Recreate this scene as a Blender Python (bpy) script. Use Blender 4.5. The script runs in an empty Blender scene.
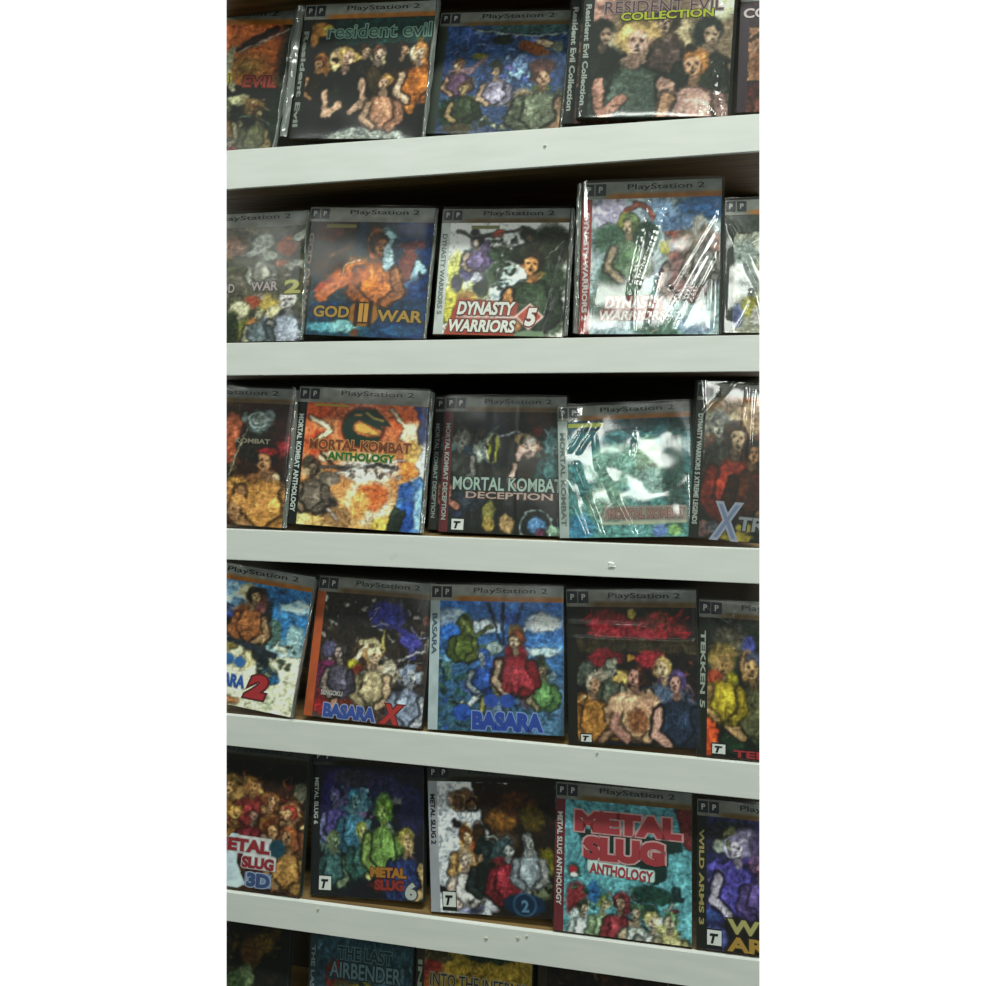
import bpy, bmesh, math, random
import numpy as np
from mathutils import Vector, Matrix

scene = bpy.context.scene
COL = scene.collection
random.seed(7)

# ------------------------------------------------------------------ camera
FPX = 900.0
HOR = 408.0
PSI = math.atan(FPX / 3993.0)
CAM = Vector((0.0, -0.95, 1.5))
FW = Vector((-math.sin(PSI), math.cos(PSI), 0))
RT = Vector((math.cos(PSI), math.sin(PSI), 0))
UP = Vector((0, 0, 1))
cd = bpy.data.cameras.new('camera')
cam = bpy.data.objects.new('camera', cd)
COL.objects.link(cam)
cd.sensor_width = 36.0
cd.lens = FPX / 986.0 * 36.0
cd.shift_y = -(493.0 - HOR) / 986.0
cd.clip_start = 0.01
cam.matrix_world = Matrix.Translation(CAM) @ Matrix((RT, UP, -FW)).transposed().to_4x4()
scene.camera = cam

def ray(u, v):
    return FW + RT * ((u - 493.0) / FPX) + UP * ((HOR - v) / FPX)

def at_y(u, v, y=0.0):
    d = ray(u, v)
    return CAM + d * ((y - CAM.y) / d.y)

def at_plane(u, v, p, n):
    d = ray(u, v)
    return CAM + d * ((p - CAM).dot(n) / d.dot(n))

# the bay of shelving that is modelled ends at two vertical planes
LN = ray(226.5, HOR).cross(UP).normalized()      # normals point out of the bay
RN = UP.cross(ray(759.5, HOR)).normalized()
if LN.x > 0: LN.negate()
if RN.x < 0: RN.negate()

# ------------------------------------------------------------------ materials
def srgb(h):
    if len(h) == 3:
        c = [int(ch, 16) / 15.0 for ch in h]
    else:
        c = [int(h[i:i + 2], 16) / 255.0 for i in (0, 2, 4)]
    return c

def lin(c):
    return [x / 12.92 if x <= 0.04045 else ((x + 0.055) / 1.055) ** 2.4 for x in c]

GAIN = 0.84
MC = {}

def new_mat(name):
    m = bpy.data.materials.new(name)
    m.use_nodes = True
    nt = m.node_tree
    return m, nt, nt.nodes.get('Principled BSDF')

def ink(hexc, gain=GAIN, rough=0.5):
    k = (hexc, gain, rough)
    if k in MC: return MC[k]
    m, nt, b = new_mat('printed_ink')
    c = [min(0.9, x * gain) for x in lin(srgb(hexc))]
    nz = nt.nodes.new('ShaderNodeTexNoise'); nz.inputs['Scale'].default_value = 260
    mx = nt.nodes.new('ShaderNodeMix'); mx.data_type = 'RGBA'
    mx.inputs['A'].default_value = [x * 0.78 for x in c] + [1]
    mx.inputs['B'].default_value = [min(0.95, x * 1.15) for x in c] + [1]
    nt.links.new(nz.outputs['Fac'], mx.inputs['Factor'])
    nt.links.new(mx.outputs['Result'], b.inputs['Base Color'])
    b.inputs['Roughness'].default_value = rough
    b.inputs['Specular IOR Level'].default_value = 0.25
    MC[k] = m
    return m

def art_material():
    m, nt, b = new_mat('printed_cover_paper')
    a = nt.nodes.new('ShaderNodeAttribute'); a.attribute_name = 'print'
    nt.links.new(a.outputs['Color'], b.inputs['Base Color'])
    b.inputs['Roughness'].default_value = 0.45
    b.inputs['Specular IOR Level'].default_value = 0.25
    return m
ART = art_material()

def plastic_mat(name, glossy, rough, body, bodyc, bump, sx, sz):
    """clear crinkled wrapping film: see-through, with sharp highlights where it creases"""
    m, nt, b = new_mat(name)
    N, L = nt.nodes, nt.links
    N.remove(b)
    out = [n for n in N if n.type == 'OUTPUT_MATERIAL'][0]
    tc = N.new('ShaderNodeTexCoord')
    mp = N.new('ShaderNodeMapping'); mp.inputs['Scale'].default_value = (sx, 1, sz)
    mp.inputs['Rotation'].default_value = (0, 0.35, 0)
    L.new(tc.outputs['Object'], mp.inputs['Vector'])
    nz = N.new('ShaderNodeTexNoise'); nz.inputs['Scale'].default_value = 1.0
    nz.inputs['Detail'].default_value = 3
    L.new(mp.outputs['Vector'], nz.inputs['Vector'])
    bp = N.new('ShaderNodeBump'); bp.inputs['Strength'].default_value = bump
    bp.inputs['Distance'].default_value = 0.002
    L.new(nz.outputs['Fac'], bp.inputs['Height'])
    tr = N.new('ShaderNodeBsdfTransparent'); tr.inputs['Color'].default_value = (0.95, 0.96, 0.95, 1)
    gl = N.new('ShaderNodeBsdfGlossy'); gl.inputs['Roughness'].default_value = rough
    gl.inputs['Color'].default_value = (1, 1, 1, 1)
    L.new(bp.outputs['Normal'], gl.inputs['Normal'])
    df = N.new('ShaderNodeBsdfDiffuse'); df.inputs['Color'].default_value = bodyc
    m1 = N.new('ShaderNodeMixShader'); m1.inputs['Fac'].default_value = body
    L.new(tr.outputs[0], m1.inputs[1]); L.new(df.outputs[0], m1.inputs[2])
    m2 = N.new('ShaderNodeMixShader')
    m2.inputs['Fac'].default_value = glossy
    L.new(m1.outputs[0], m2.inputs[1]); L.new(gl.outputs[0], m2.inputs[2])
    L.new(m2.outputs[0], out.inputs['Surface'])
    return m

FILM = plastic_mat('clear_film', 0.015, 0.2, 0.015, (0.6, 0.66, 0.6, 1), 0.35, 60, 14)
FILM_LOOSE = plastic_mat('loose_clear_film', 0.14, 0.12, 0.03, (0.7, 0.78, 0.72, 1), 0.15, 75, 18)
FILM_FOLD = plastic_mat('folded_clear_film', 0.22, 0.2, 0.35, (0.5, 0.56, 0.51, 1), 0.9, 220, 25)

def paint_mat():
    m, nt, b = new_mat('white_brushed_paint')
    N, L = nt.nodes, nt.links
    tc = N.new('ShaderNodeTexCoord')
    mp = N.new('ShaderNodeMapping'); mp.inputs['Scale'].default_value = (9, 30, 60)
    L.new(tc.outputs['Object'], mp.inputs['Vector'])
    nz = N.new('ShaderNodeTexNoise'); nz.inputs['Scale'].default_value = 1.6; nz.inputs['Detail'].default_value = 6
    L.new(mp.outputs[0], nz.inputs['Vector'])
    cr = N.new('ShaderNodeValToRGB')
    cr.color_ramp.elements[0].position = 0.25; cr.color_ramp.elements[0].color = (0.62, 0.66, 0.61, 1)
    cr.color_ramp.elements[1].position = 0.72; cr.color_ramp.elements[1].color = (0.70, 0.725, 0.685, 1)
    L.new(nz.outputs['Fac'], cr.inputs[0])
    # sparse grubby scuffs
    n2 = N.new('ShaderNodeTexNoise'); n2.inputs['Scale'].default_value = 13; n2.inputs['Detail'].default_value = 8
    L.new(tc.outputs['Object'], n2.inputs['Vector'])
    c2 = N.new('ShaderNodeValToRGB')
    c2.color_ramp.elements[0].position = 0.71; c2.color_ramp.elements[0].color = (0, 0, 0, 1)
    c2.color_ramp.elements[1].position = 0.79; c2.color_ramp.elements[1].color = (1, 1, 1, 1)
    L.new(n2.outputs['Fac'], c2.inputs[0])
    mx = N.new('ShaderNodeMix'); mx.data_type = 'RGBA'
    L.new(c2.outputs[0], mx.inputs['Factor'])
    L.new(cr.outputs[0], mx.inputs['A'])
    mx.inputs['B'].default_value = (0.42, 0.44, 0.36, 1)
    L.new(mx.outputs['Result'], b.inputs['Base Color'])
    bp = N.new('ShaderNodeBump'); bp.inputs['Strength'].default_value = 0.12; bp.inputs['Distance'].default_value = 0.001
    L.new(nz.outputs['Fac'], bp.inputs['Height']); L.new(bp.outputs[0], b.inputs['Normal'])
    b.inputs['Roughness'].default_value = 0.55
    return m

def wood_mat(name, c1, c2):
    m, nt, b = new_mat(name)
    N, L = nt.nodes, nt.links
    tc = N.new('ShaderNodeTexCoord')
    mp = N.new('ShaderNodeMapping'); mp.inputs['Scale'].default_value = (4, 50, 50)
    L.new(tc.outputs['Object'], mp.inputs['Vector'])
    nz = N.new('ShaderNodeTexNoise'); nz.inputs['Scale'].default_value = 2; nz.inputs['Detail'].default_value = 6
    L.new(mp.outputs[0], nz.inputs['Vector'])
    cr = N.new('ShaderNodeValToRGB')
    cr.color_ramp.elements[0].position = 0.3; cr.color_ramp.elements[0].color = c1
    cr.color_ramp.elements[1].position = 0.7; cr.color_ramp.elements[1].color = c2
    L.new(nz.outputs['Fac'], cr.inputs[0]); L.new(cr.outputs[0], b.inputs['Base Color'])
    b.inputs['Roughness'].default_value = 0.7
    return m

PAINT = paint_mat()
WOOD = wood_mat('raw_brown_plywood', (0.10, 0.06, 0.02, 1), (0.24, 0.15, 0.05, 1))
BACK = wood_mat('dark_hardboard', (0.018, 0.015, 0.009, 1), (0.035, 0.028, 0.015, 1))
METAL, _nt, _b = new_mat('dull_steel')
_b.inputs['Base Color'].default_value = (0.5, 0.52, 0.5, 1); _b.inputs['Metallic'].default_value = 0.7
_b.inputs['Roughness'].default_value = 0.35

def tray_mat():
    m, nt, b = new_mat('black_case_plastic')
    nz = nt.nodes.new('ShaderNodeTexNoise'); nz.inputs['Scale'].default_value = 80
    cr = nt.nodes.new('ShaderNodeValToRGB')
    cr.color_ramp.elements[0].color = (0.012, 0.018, 0.014, 1); cr.color_ramp.elements[1].color = (0.03, 0.038, 0.032, 1)
    nt.links.new(nz.outputs['Fac'], cr.inputs[0]); nt.links.new(cr.outputs[0], b.inputs['Base Color'])
    b.inputs['Roughness'].default_value = 0.35
    return m
TRAY = tray_mat()

# ------------------------------------------------------------------ mesh helpers
def link(name, me, parent=None):
    o = bpy.data.objects.new(name, me)
    COL.objects.link(o)
    if parent is not None: o.parent = parent
    return o

def box_mesh(name, x0, x1, y0, y1, z0, z1, mat, bevel=0.0):
    bm = bmesh.new()
    bmesh.ops.create_cube(bm, size=1)
    for v in bm.verts:
        v.co = Vector((x0 if v.co.x < 0 else x1, y0 if v.co.y < 0 else y1, z0 if v.co.z < 0 else z1))
    if bevel:
        bmesh.ops.bevel(bm, geom=bm.edges[:], offset=bevel, segments=2, affect='EDGES', profile=0.6)
    me = bpy.data.meshes.new(name); bm.to_mesh(me); bm.free()
    me.materials.append(mat)
    return me

def grid_mesh(name, xs, zs, ys, mat, cols=None, smooth=False):
    """rectangular sheet; ys is depth per vertex, cols linear rgb per vertex, row 0 = top"""
    nz_, nx = ys.shape
    X, Z = np.meshgrid(xs, zs)
    co = np.stack([X, ys, Z], -1).reshape(-1, 3).astype(np.float32)
    idx = np.arange(nz_ * nx).reshape(nz_, nx)
    f = np.stack([idx[1:, :-1], idx[1:, 1:], idx[:-1, 1:], idx[:-1, :-1]], -1).reshape(-1, 4)
    me = bpy.data.meshes.new(name)
    me.vertices.add(len(co)); me.vertices.foreach_set('co', co.ravel())
    me.loops.add(f.size); me.loops.foreach_set('vertex_index', f.ravel().astype(np.int32))
    me.polygons.add(len(f))
    me.polygons.foreach_set('loop_start', np.arange(0, f.size, 4, dtype=np.int32))
    me.polygons.foreach_set('loop_total', np.full(len(f), 4, dtype=np.int32))
    if smooth: me.polygons.foreach_set('use_smooth', np.ones(len(f), dtype=bool))
    me.update(calc_edges=True)
    if cols is not None:
        at = me.color_attributes.new('print', 'FLOAT_COLOR', 'POINT')
        c = np.concatenate([cols.reshape(-1, 3), np.ones((len(co), 1))], 1).astype(np.float32)
        at.data.foreach_set('color', c.ravel())
    me.materials.append(mat)
    return me

def text_mesh(s, w, h, mat, outline=None, bold=0.02, shear=0.0, rim=0.06, dy=0.0):
    """lettering fitted into w x h, origin at its lower left, facing -y"""
    bm = bmesh.new()
    def layer(off, y, mi, frame=None):
        cu = bpy.data.curves.new('lettering', 'FONT')
        cu.body = s; cu.offset = off; cu.shear = shear; cu.resolution_u = 3
        cu.fill_mode = 'FRONT'
        ob = bpy.data.objects.new('lettering', cu); COL.objects.link(ob)
        bpy.context.view_layer.update()
        dg = bpy.context.evaluated_depsgraph_get()
        me = bpy.data.meshes.new_from_object(ob.evaluated_get(dg))
        bpy.data.objects.remove(ob); bpy.data.curves.remove(cu)
        vs = [v.co.copy() for v in me.vertices]
        if frame is None:
            x0 = min(v.x for v in vs); x1 = max(v.x for v in vs)
            y0 = min(v.y for v in vs); y1 = max(v.y for v in vs)
            frame = (x0, y0, w / max(1e-6, x1 - x0), h / max(1e-6, y1 - y0))
        x0, y0, sx, sy = frame
        nv = [bm.verts.new(((v.x - x0) * sx, y, (v.y - y0) * sy)) for v in vs]
        for p in me.polygons:
            try:
                f = bm.faces.new([nv[i] for i in p.vertices]); f.material_index = mi
            except ValueError: pass
        bpy.data.meshes.remove(me)
        return frame
    fr = layer(bold, dy - 0.0002, 0)
    if outline is not None: layer(bold + rim, dy, 1, fr)
    me = bpy.data.meshes.new('lettering'); bm.to_mesh(me); bm.free()
    me.materials.append(mat)
    if outline is not None: me.materials.append(outline)
    return me

# ------------------------------------------------------------------ cover painting (flat print colours)
AW, AH = 112, 122

def vnoise(rng, h, w, cell):
    gh, gw = int(h / cell) + 3, int(w / cell) + 3
    g = rng.random((gh, gw))
    yy, xx = np.mgrid[0:h, 0:w] / cell
    yi, xi = yy.astype(int), xx.astype(int)
    fy, fx = yy - yi, xx - xi
    fy = fy * fy * (3 - 2 * fy); fx = fx * fx * (3 - 2 * fx)
    return (g[yi, xi] * (1 - fx) + g[yi, xi + 1] * fx) * (1 - fy) + (g[yi + 1, xi] * (1 - fx) + g[yi + 1, xi + 1] * fx) * fy

def paint(spec, seed):
    rng = np.random.default_rng(seed)
    YY, XX = np.mgrid[0:AH, 0:AW]
    x = XX / (AW - 1) * 100.0; y = YY / (AH - 1) * 100.0
    wx = (vnoise(rng, AH, AW, 7) - .5) * 2.2 + (vnoise(rng, AH, AW, 3) - .5) * 1.5
    wy = (vnoise(rng, AH, AW, 7) - .5) * 2.2 + (vnoise(rng, AH, AW, 3) - .5) * 1.5
    im = np.zeros((AH, AW, 3))
    warp = True; pre = None
    def blend(mask, c):
        nonlocal im
        m = np.clip(mask, 0, 1)[..., None]
        im = im * (1 - m) + np.array(srgb(c)) * m
    def seg(px, py, ax, ay, bx, by):
        dx, dy = bx - ax, by - ay
        t = np.clip(((px - ax) * dx + (py - ay) * dy) / (dx * dx + dy * dy + 1e-9), 0, 1)
        return np.hypot(px - ax - t * dx, py - ay - t * dy)
    for line in spec.strip().split('\n'):
        a = line.split()
        if not a: continue
        X, Y = (x + wx, y + wy) if warp else (x, y)
        op = a[0]
        if op == 'crisp':
            warp = False; pre = im.copy()
        elif op == 'bg':
            t = (y / 100)[..., None]
            im = np.array(srgb(a[1])) * (1 - t) + np.array(srgb(a[2])) * t
        elif op == 'hg':      # x-gradient over the right part: from percent
            t = np.clip((X - float(a[2])) / max(1, float(a[3]) - float(a[2])), 0, 1)
            blend(t, a[1])
        elif op == 'e':
            cx, cy, rx, ry = map(float, a[1:5]); rot = math.radians(float(a[6])) if len(a) > 6 else 0
            sf = float(a[7]) if len(a) > 7 else 0.3
            rx *= 1.06; ry *= 1.06
            dx, dy = X - cx, (Y - cy) * 1.08
            u = (dx * math.cos(rot) + dy * math.sin(rot)) / rx; v = (-dx * math.sin(rot) + dy * math.cos(rot)) / ry
            blend((1 - np.hypot(u, v)) / sf, a[5])
        elif op == 'r':       # ring: cx cy r width colour
            cx, cy, r, wd = map(float, a[1:5])
            d = np.abs(np.hypot(X - cx, (Y - cy) * 1.08) - r)
            blend((wd - d) / 1.2 + .5, a[5])
        elif op == 'l':
            wd = float(a[1]); pts = [tuple(map(float, q.split(','))) for q in a[3:]]
            d = np.full(X.shape, 1e9)
            for p, q in zip(pts, pts[1:]): d = np.minimum(d, seg(X, Y, p[0], p[1], q[0], q[1]))
            blend((wd - d) / 1.2 + .5, a[2])
        elif op == 'p':
            pts = [tuple(map(float, q.split(','))) for q in a[2:]]
            ins = np.zeros(X.shape, bool); n = len(pts)
            for i in range(n):
                (x1, y1), (x2, y2) = pts[i], pts[(i + 1) % n]
                c = ((y1 > Y) != (y2 > Y)) & (X < (x2 - x1) * (Y - y1) / (y2 - y1 + 1e-9) + x1)
                ins ^= c
            blend(ins.astype(float), a[1])
        elif op == 'f':       # a plain generic person: cx cy size skin hair cloth
            cx, cy, q = map(float, a[1:4]); sk, ha, cl = a[4:7]
            def dk(c, f): return ''.join('%02x' % int(min(255, v * f * 255)) for v in srgb(c))
            def el(ex, ey, rx, ry, c, sf=.22):
                blend((1 - np.hypot((X - ex) / rx, (Y - ey) * 1.08 / ry)) / sf, c)
            sd = rng.choice([-1, 1])
            el(cx, cy + 3.7 * q, 2.25 * q, 2.7 * q, dk(cl, .45)); el(cx, cy + 3.6 * q, 2.0 * q, 2.4 * q, cl)
            el(cx - sd * .8 * q, cy + 3.3 * q, .9 * q, 1.3 * q, dk(cl, 1.3), .7)
            for t in (-1, 1):
                for wd, c in ((.62, dk(cl, .5)), (.44, dk(sk if t == sd else cl, .85))):
                    d = np.minimum(seg(X, Y, cx + t * 1.8 * q, cy + 2.6 * q, cx + t * 2.3 * q, cy + 4.6 * q), seg(X, Y, cx + t * 2.3 * q, cy + 4.6 * q, cx + t * 1.0 * q, cy + 5.6 * q))
                    blend((wd * q - d) / 1.2 + .5, c)
            el(cx, cy + 1.15 * q, .5 * q, .8 * q, dk(sk, .65))
            el(cx - .1 * sd * q, cy - .2 * q, 1.05 * q, 1.25 * q, ha); el(cx - .4 * sd * q, cy - .6 * q, .5 * q, .5 * q, dk(ha, 1.4), .7)
            el(cx + .18 * sd * q, cy + .15 * q, .68 * q, .92 * q, sk); el(cx + .45 * sd * q, cy + .1 * q, .34 * q, .6 * q, dk(sk, 1.18), .7)
            if q > 4.5:
                for ox, oy, rx, ry in ((-.12, .0, .16, .1), (.42, .0, .16, .1), (.2, .62, .24, .08), (.16, .35, .08, .16)):
                    el(cx + ox * sd * q, cy + oy * q, rx * q, ry * q + .3, dk(sk, .4), .8)
        elif op == 's':       # many small dabs: n x0 y0 x1 y1 size colours...
            n = int(a[1]); x0, y0, x1, y1, sz = map(float, a[2:7]); cs = a[7:]
            for k in range(n):
                cx = rng.uniform(x0, x1); cy = rng.uniform(y0, y1); r1 = sz * rng.uniform(.5, 1.5); r2 = r1 * rng.uniform(.25, .6)
                th = rng.uniform(0, math.pi)
                dx, dy = X - cx, Y - cy
                u = (dx * math.cos(th) + dy * math.sin(th)) / r1; v = (-dx * math.sin(th) + dy * math.cos(th)) / r2
                blend((1 - np.hypot(u, v)) / .4 * .85, cs[rng.integers(len(cs))])
        elif op == 'n':
            amp = float(a[1])
            nn = (vnoise(rng, AH, AW, float(a[2])) - .5) * .6 + (vnoise(rng, AH, AW, 2) - .5) * .4
            im = im * (1 + amp * 2 * nn)[..., None] + amp * .06 * nn[..., None]
    im0 = im.copy()
    hold = np.ones((AH, AW)) if pre is None else (np.abs(im - pre).sum(-1) < .3 + 0.0) * 1.0
    # fine printed detail: thin inked contours and paler hairlines in several scales, then a few short strokes
    gm = im.mean(-1); gy, gx = np.gradient(gm)
    im = im * (1 - np.clip(np.hypot(gx, gy) * 3.6 - .12, 0, .42) * hold)[..., None]      # drawn outlines between the colours
    def samp(u, v):
        g = rng.random((64, 64)); ui = np.floor(u).astype(int); vi = np.floor(v).astype(int); fu = u - ui; fv = v - vi
        a = g[vi % 64, ui % 64] * (1 - fu) + g[vi % 64, (ui + 1) % 64] * fu
        b = g[(vi + 1) % 64, ui % 64] * (1 - fu) + g[(vi + 1) % 64, (ui + 1) % 64] * fu
        return a * (1 - fv) + b * fv
    for cell, st, amt in ((2.6, 4.5, .22), (1.6, 3.5, .16)):
        th = vnoise(rng, AH, AW, 26) * 4 * math.pi + vnoise(rng, AH, AW, 11) * 1.6
        u = XX * np.cos(th) * .25 + YY * np.sin(th) * .25 + XX * .7; v = -XX * np.sin(th) * .25 + YY * np.cos(th) * .25 + YY * .7
        q = samp(u / cell, v / (cell * 1.4)) - .5
        im = im * (1 + 2 * amt * q * hold)[..., None]
    for cell, wd, dark, lite in ((5, .05, .42, .40), (3.2, .07, .30, .30)):
        na = vnoise(rng, AH, AW, cell); nb = vnoise(rng, AH, AW, cell * 1.2); nc = vnoise(rng, AH, AW, 14)
        ln = np.exp(-((na - .5) / wd) ** 2) * np.clip(nc * 2 - .6, 0, 1) * hold
        hl = np.exp(-((nb - .45) / wd) ** 2) * np.clip(1.4 - nc * 2, 0, 1) * hold
        im = im * (1 - dark * ln)[..., None]
        im = im + (im * .9 + .02) * (lite * hl)[..., None]
    for k in range(330):
        cx = rng.uniform(0, 100); cy = rng.uniform(0, 100)
        c0 = im0[int(cy / 100 * (AH - 1)), int(cx / 100 * (AW - 1))]
        f = rng.choice([.4, .6, .7, 1.3, 1.6]) ; r1 = rng.uniform(1.2, 3.6); r2 = rng.uniform(.8, 1.5); th = rng.uniform(0, math.pi)
        i0, i1 = max(0, int((cy - 7) / 100 * AH)), int((cy + 7) / 100 * AH) + 1; j0, j1 = max(0, int((cx - 7) / 100 * AW)), int((cx + 7) / 100 * AW) + 1
        dx, dy = x[i0:i1, j0:j1] - cx, y[i0:i1, j0:j1] - cy
        u = (dx * math.cos(th) + dy * math.sin(th)); v = (-dx * math.sin(th) + dy * math.cos(th) + .06 * u * u) / r2
        m = np.clip((1 - np.hypot(u / r1, v)) / .9, 0, 1)[..., None] * .6 * hold[i0:i1, j0:j1, None]
        im[i0:i1, j0:j1] = im[i0:i1, j0:j1] * (1 - m) + np.clip(c0 * f + rng.normal(0, .035, 3), 0, 1) * m
    g = im.mean(-1, keepdims=True)
    im = g + (im - g) * .78
    pad = np.pad(im, ((1, 1), (1, 1), (0, 0)), mode='edge')
    im = im * .6 + .10 * (pad[:-2, 1:-1] + pad[2:, 1:-1] + pad[1:-1, :-2] + pad[1:-1, 2:])
    im = (im - .40) * 1.38 + .43
    im = np.clip(im, .03, 1)
    l = np.where(im <= .04045, im / 12.92, ((im + .055) / 1.055) ** 2.4)
    return np.clip(l * GAIN, 0, .92)

ARTS = {}
ARTS['A1'] = '''
bg c86228 8a5a24
e 66 34 26 14 8a6a30 0 .9
hg 7a2a18 86 104
p 141c14 40,48 100,48 100,101 40,101
hg 1c3020 90 100
l 3.5 8a8468 56,20 52,38 60,50
e 55 43 5 7 b0a050
l 2.2 3a2010 60,20 88,3
l 1 b09888 62,22 98,3
e 66 60 11 6 8a8868 -15
e 80 64 10 8 6a5028
l 1.2 586858 70,72 84,72 98,80
e 56 72 7 6 505a38
e 70 84 5 11 7c7c64
e 86 86 7 11 848870
e 82 96 14 7 6a2018
e 68 98 8 6 701c14
s 50 52 56 98 100 3 2a3424 8a7c54 14180f 5a2a18
f 58 66 5 8a8468 4a4828 6a5028
f 84 70 5 8a7c54 3a2c18 5a5c40
n .15 5
'''
ARTS['B1'] = '''
bg 0e1c1a 100c14
p 103c38 20,0 100,0 100,22 20,22
e 9 9 10 8 c08030
e 14 8 6 3 c8b040
e 4 16 5 10 a06a30
e 12 42 7 18 8a5a28
e 26 35 9 12 c8b078
e 27 33 6 7 c89a80
e 40 36 8 10 a08848
e 58 34 8 12 c8b890
e 34 62 12 20 0c1010
l 3.2 c8a080 17,60 20,80 30,70 38,56
e 45 62 12 22 182018
l 3 9a9a90 33,64 42,50
e 64 58 10 18 a08048
e 66 70 6 16 c09a78
e 78 50 7 16 3a3020
e 92 45 8 32 b06a24
e 88 30 6 9 d8c8a8
l 3 b87030 80,64 88,78 92,56
s 40 0 30 100 80 3 181c14 0c100c 504028 98805a
p 0c0e16 0,84 34,84 30,101 0,101
e 56 108 40 22 8c948c 0 .2
s 34 30 94 82 102 2.2 a4aca0 70786e
f 10 38 5 b88858 5a3018 2a2018
f 47 27 5 b89878 3c2c1c 1c2018
f 58 30 6 c8a890 4a3020 3a3020
f 78 28 6 b89070 2c1c14 2a2018
f 92 30 7 d0b090 b07840 a05c20
f 32 33 8 cca488 a88c50 182018
l 3 c8a080 17,62 20,80 30,72
f 66 54 6.5 c8a080 a07840 a8785c
n .14 4
'''
ARTS['C1'] = '''
bg 284878 384868
s 70 0 5 80 60 5 3c5498 4a62a8 24487c 5a76a8 6a5c98
e 70 3 40 6 385858
l 1 8a9a98 20,2 44,8 70,10 98,8
e 47 14 9 5 1c2c14
e 73 22 16 6 7a4420 22
e 82 17 10 4 c0a884 22
e 92 20 6 6 606858
e 13 36 6 7 6a5038
l 2.5 7a6068 8,44 22,42 34,31
e 30 29 7 3 6c6c24
e 21 53 8 8 5a4830
e 44 36 5 4 283818
e 45 41 4 6 b89a80
e 47 54 7 9 a48a90
e 49 58 4 4 b0b4d8
e 64 36 7 12 6888b8
s 30 50 26 74 56 4 7898c0 4a5ca0 8ab0c0
e 40 70 26 6 606438
e 10 80 12 16 243c28
e 24 74 8 10 303c20
e 82 38 12 8 503430
e 82 48 7 8 a48468
e 82 58 9 5 4c5c38
e 68 70 12 14 8a7860
e 84 80 12 18 68705c
e 92 80 5 12 a89a30
e 97 76 6 22 50584c
e 18 95 14 6 46402c
s 46 18 84 80 96 3 b0b498 6c7058 8c9078 384430
f 13 36 5 b89070 6a5038 5a4058
f 45 42 5.5 b89a80 2c3018 8a8498
f 20 58 5.5 a08860 5a4830 384430
f 82 47 9 a48468 503430 68705c
n .14 4
'''
ARTS['D1'] = '''
bg 8c7458 8a7c68
e 4 14 12 22 c09080
e 92 14 12 14 d8d8b0
e 50 26 10 14 4a3434
e 64 36 12 16 c8b48a
e 54 42 10 12 5a3a30
e 82 36 12 14 26302c
e 6 46 12 24 161e18
l 3 b8b090 12,30 18,52
e 40 34 17 13 c4a468
e 30 30 12 8 4c3c24
e 29 42 8 12 d8a498
e 44 44 6 8 c8a080
e 12 64 20 22 18201a
p 44524a 30,59 42,54 61,73 65,101 26,101 20,82
e 54 56 12 12 d4b494
e 60 66 8 10 c09c78
l 1 202420 44,54 58,66
e 36 62 5 10 90a098 30
l 4.5 c4907c 6,74 8,92 13,98 24,84
e 74 58 12 14 b07c54
e 76 56 8 8 c89870
e 72 80 12 26 bc9488
e 84 86 10 24 b89878
s 50 64 60 96 100 3 a87c68 d4b8a0 8a6450 e4d0b8
e 94 76 8 24 3c4c46
f 8 34 9 a88c74 20201c 1c241c
f 54 26 9 b89880 3c2820 4c3c38
f 84 36 10 b89c80 26302c 30382c
f 31 40 13 dcae98 c8a868 4a584e
l 1.3 202420 38,60 62,72
l 4.5 c8907c 6,72 8,92 13,98 24,86
f 75 60 10 cc9c78 a8703c bc9488
n .12 5
'''
ARTS['E1'] = '''
bg 3a2030 302028
p 8a6248 0,24 100,24 100,72 0,72
e 14 56 14 14 7a5034
e 20 60 8 11 c09060
l 1.2 3a2818 2,36 12,28 24,26
l 1.2 b89070 4,46 14,34 26,30
e 22 76 8 4 3a4c90
e 12 88 16 16 602828
e 50 60 30 26 8a5a3c
f 24 58 14 c09464 7a4c30 6a3c30
n .15 5
'''
ARTS['A2'] = '''
bg 5a5444 4c4c38
s 90 30 0 100 100 5 787060 3c3c28 6a5a48 8a8070 484c34
e 40 20 14 14 906c58
e 66 14 11 9 a8aca0 -30
e 60 22 16 5 b4b8ac -25
e 70 26 9 5 9aa090
e 86 18 10 9 a85838 40
e 82 33 6 4 a86450
e 98 8 10 5 a4a898 -35
e 93 35 9 6 8a8c80
e 48 33 16 9 4a4a30
e 95 44 4 10 2a3020
e 60 66 8 7 9a4420
e 50 72 10 10 b8b490
e 74 70 9 12 b49c44
e 80 76 10 9 c4bc90
e 89 65 6 9 b4b8b0
e 88 86 9 15 8890a0
e 85 79 4 7 20242c
e 68 82 5 10 7888a0
e 44 88 8 16 2c3818
e 57 90 9 12 788038
e 68 95 8 8 303448
e 62 84 6 6 a87038
f 89 65 7.5 b8b4b0 a8a8a0 8890a0
f 66 76 5 a8a488 6c6840 5c6a70
f 66 22 5 b4b4a8 a0a090 7c7c70
n .14 4
'''
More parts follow.
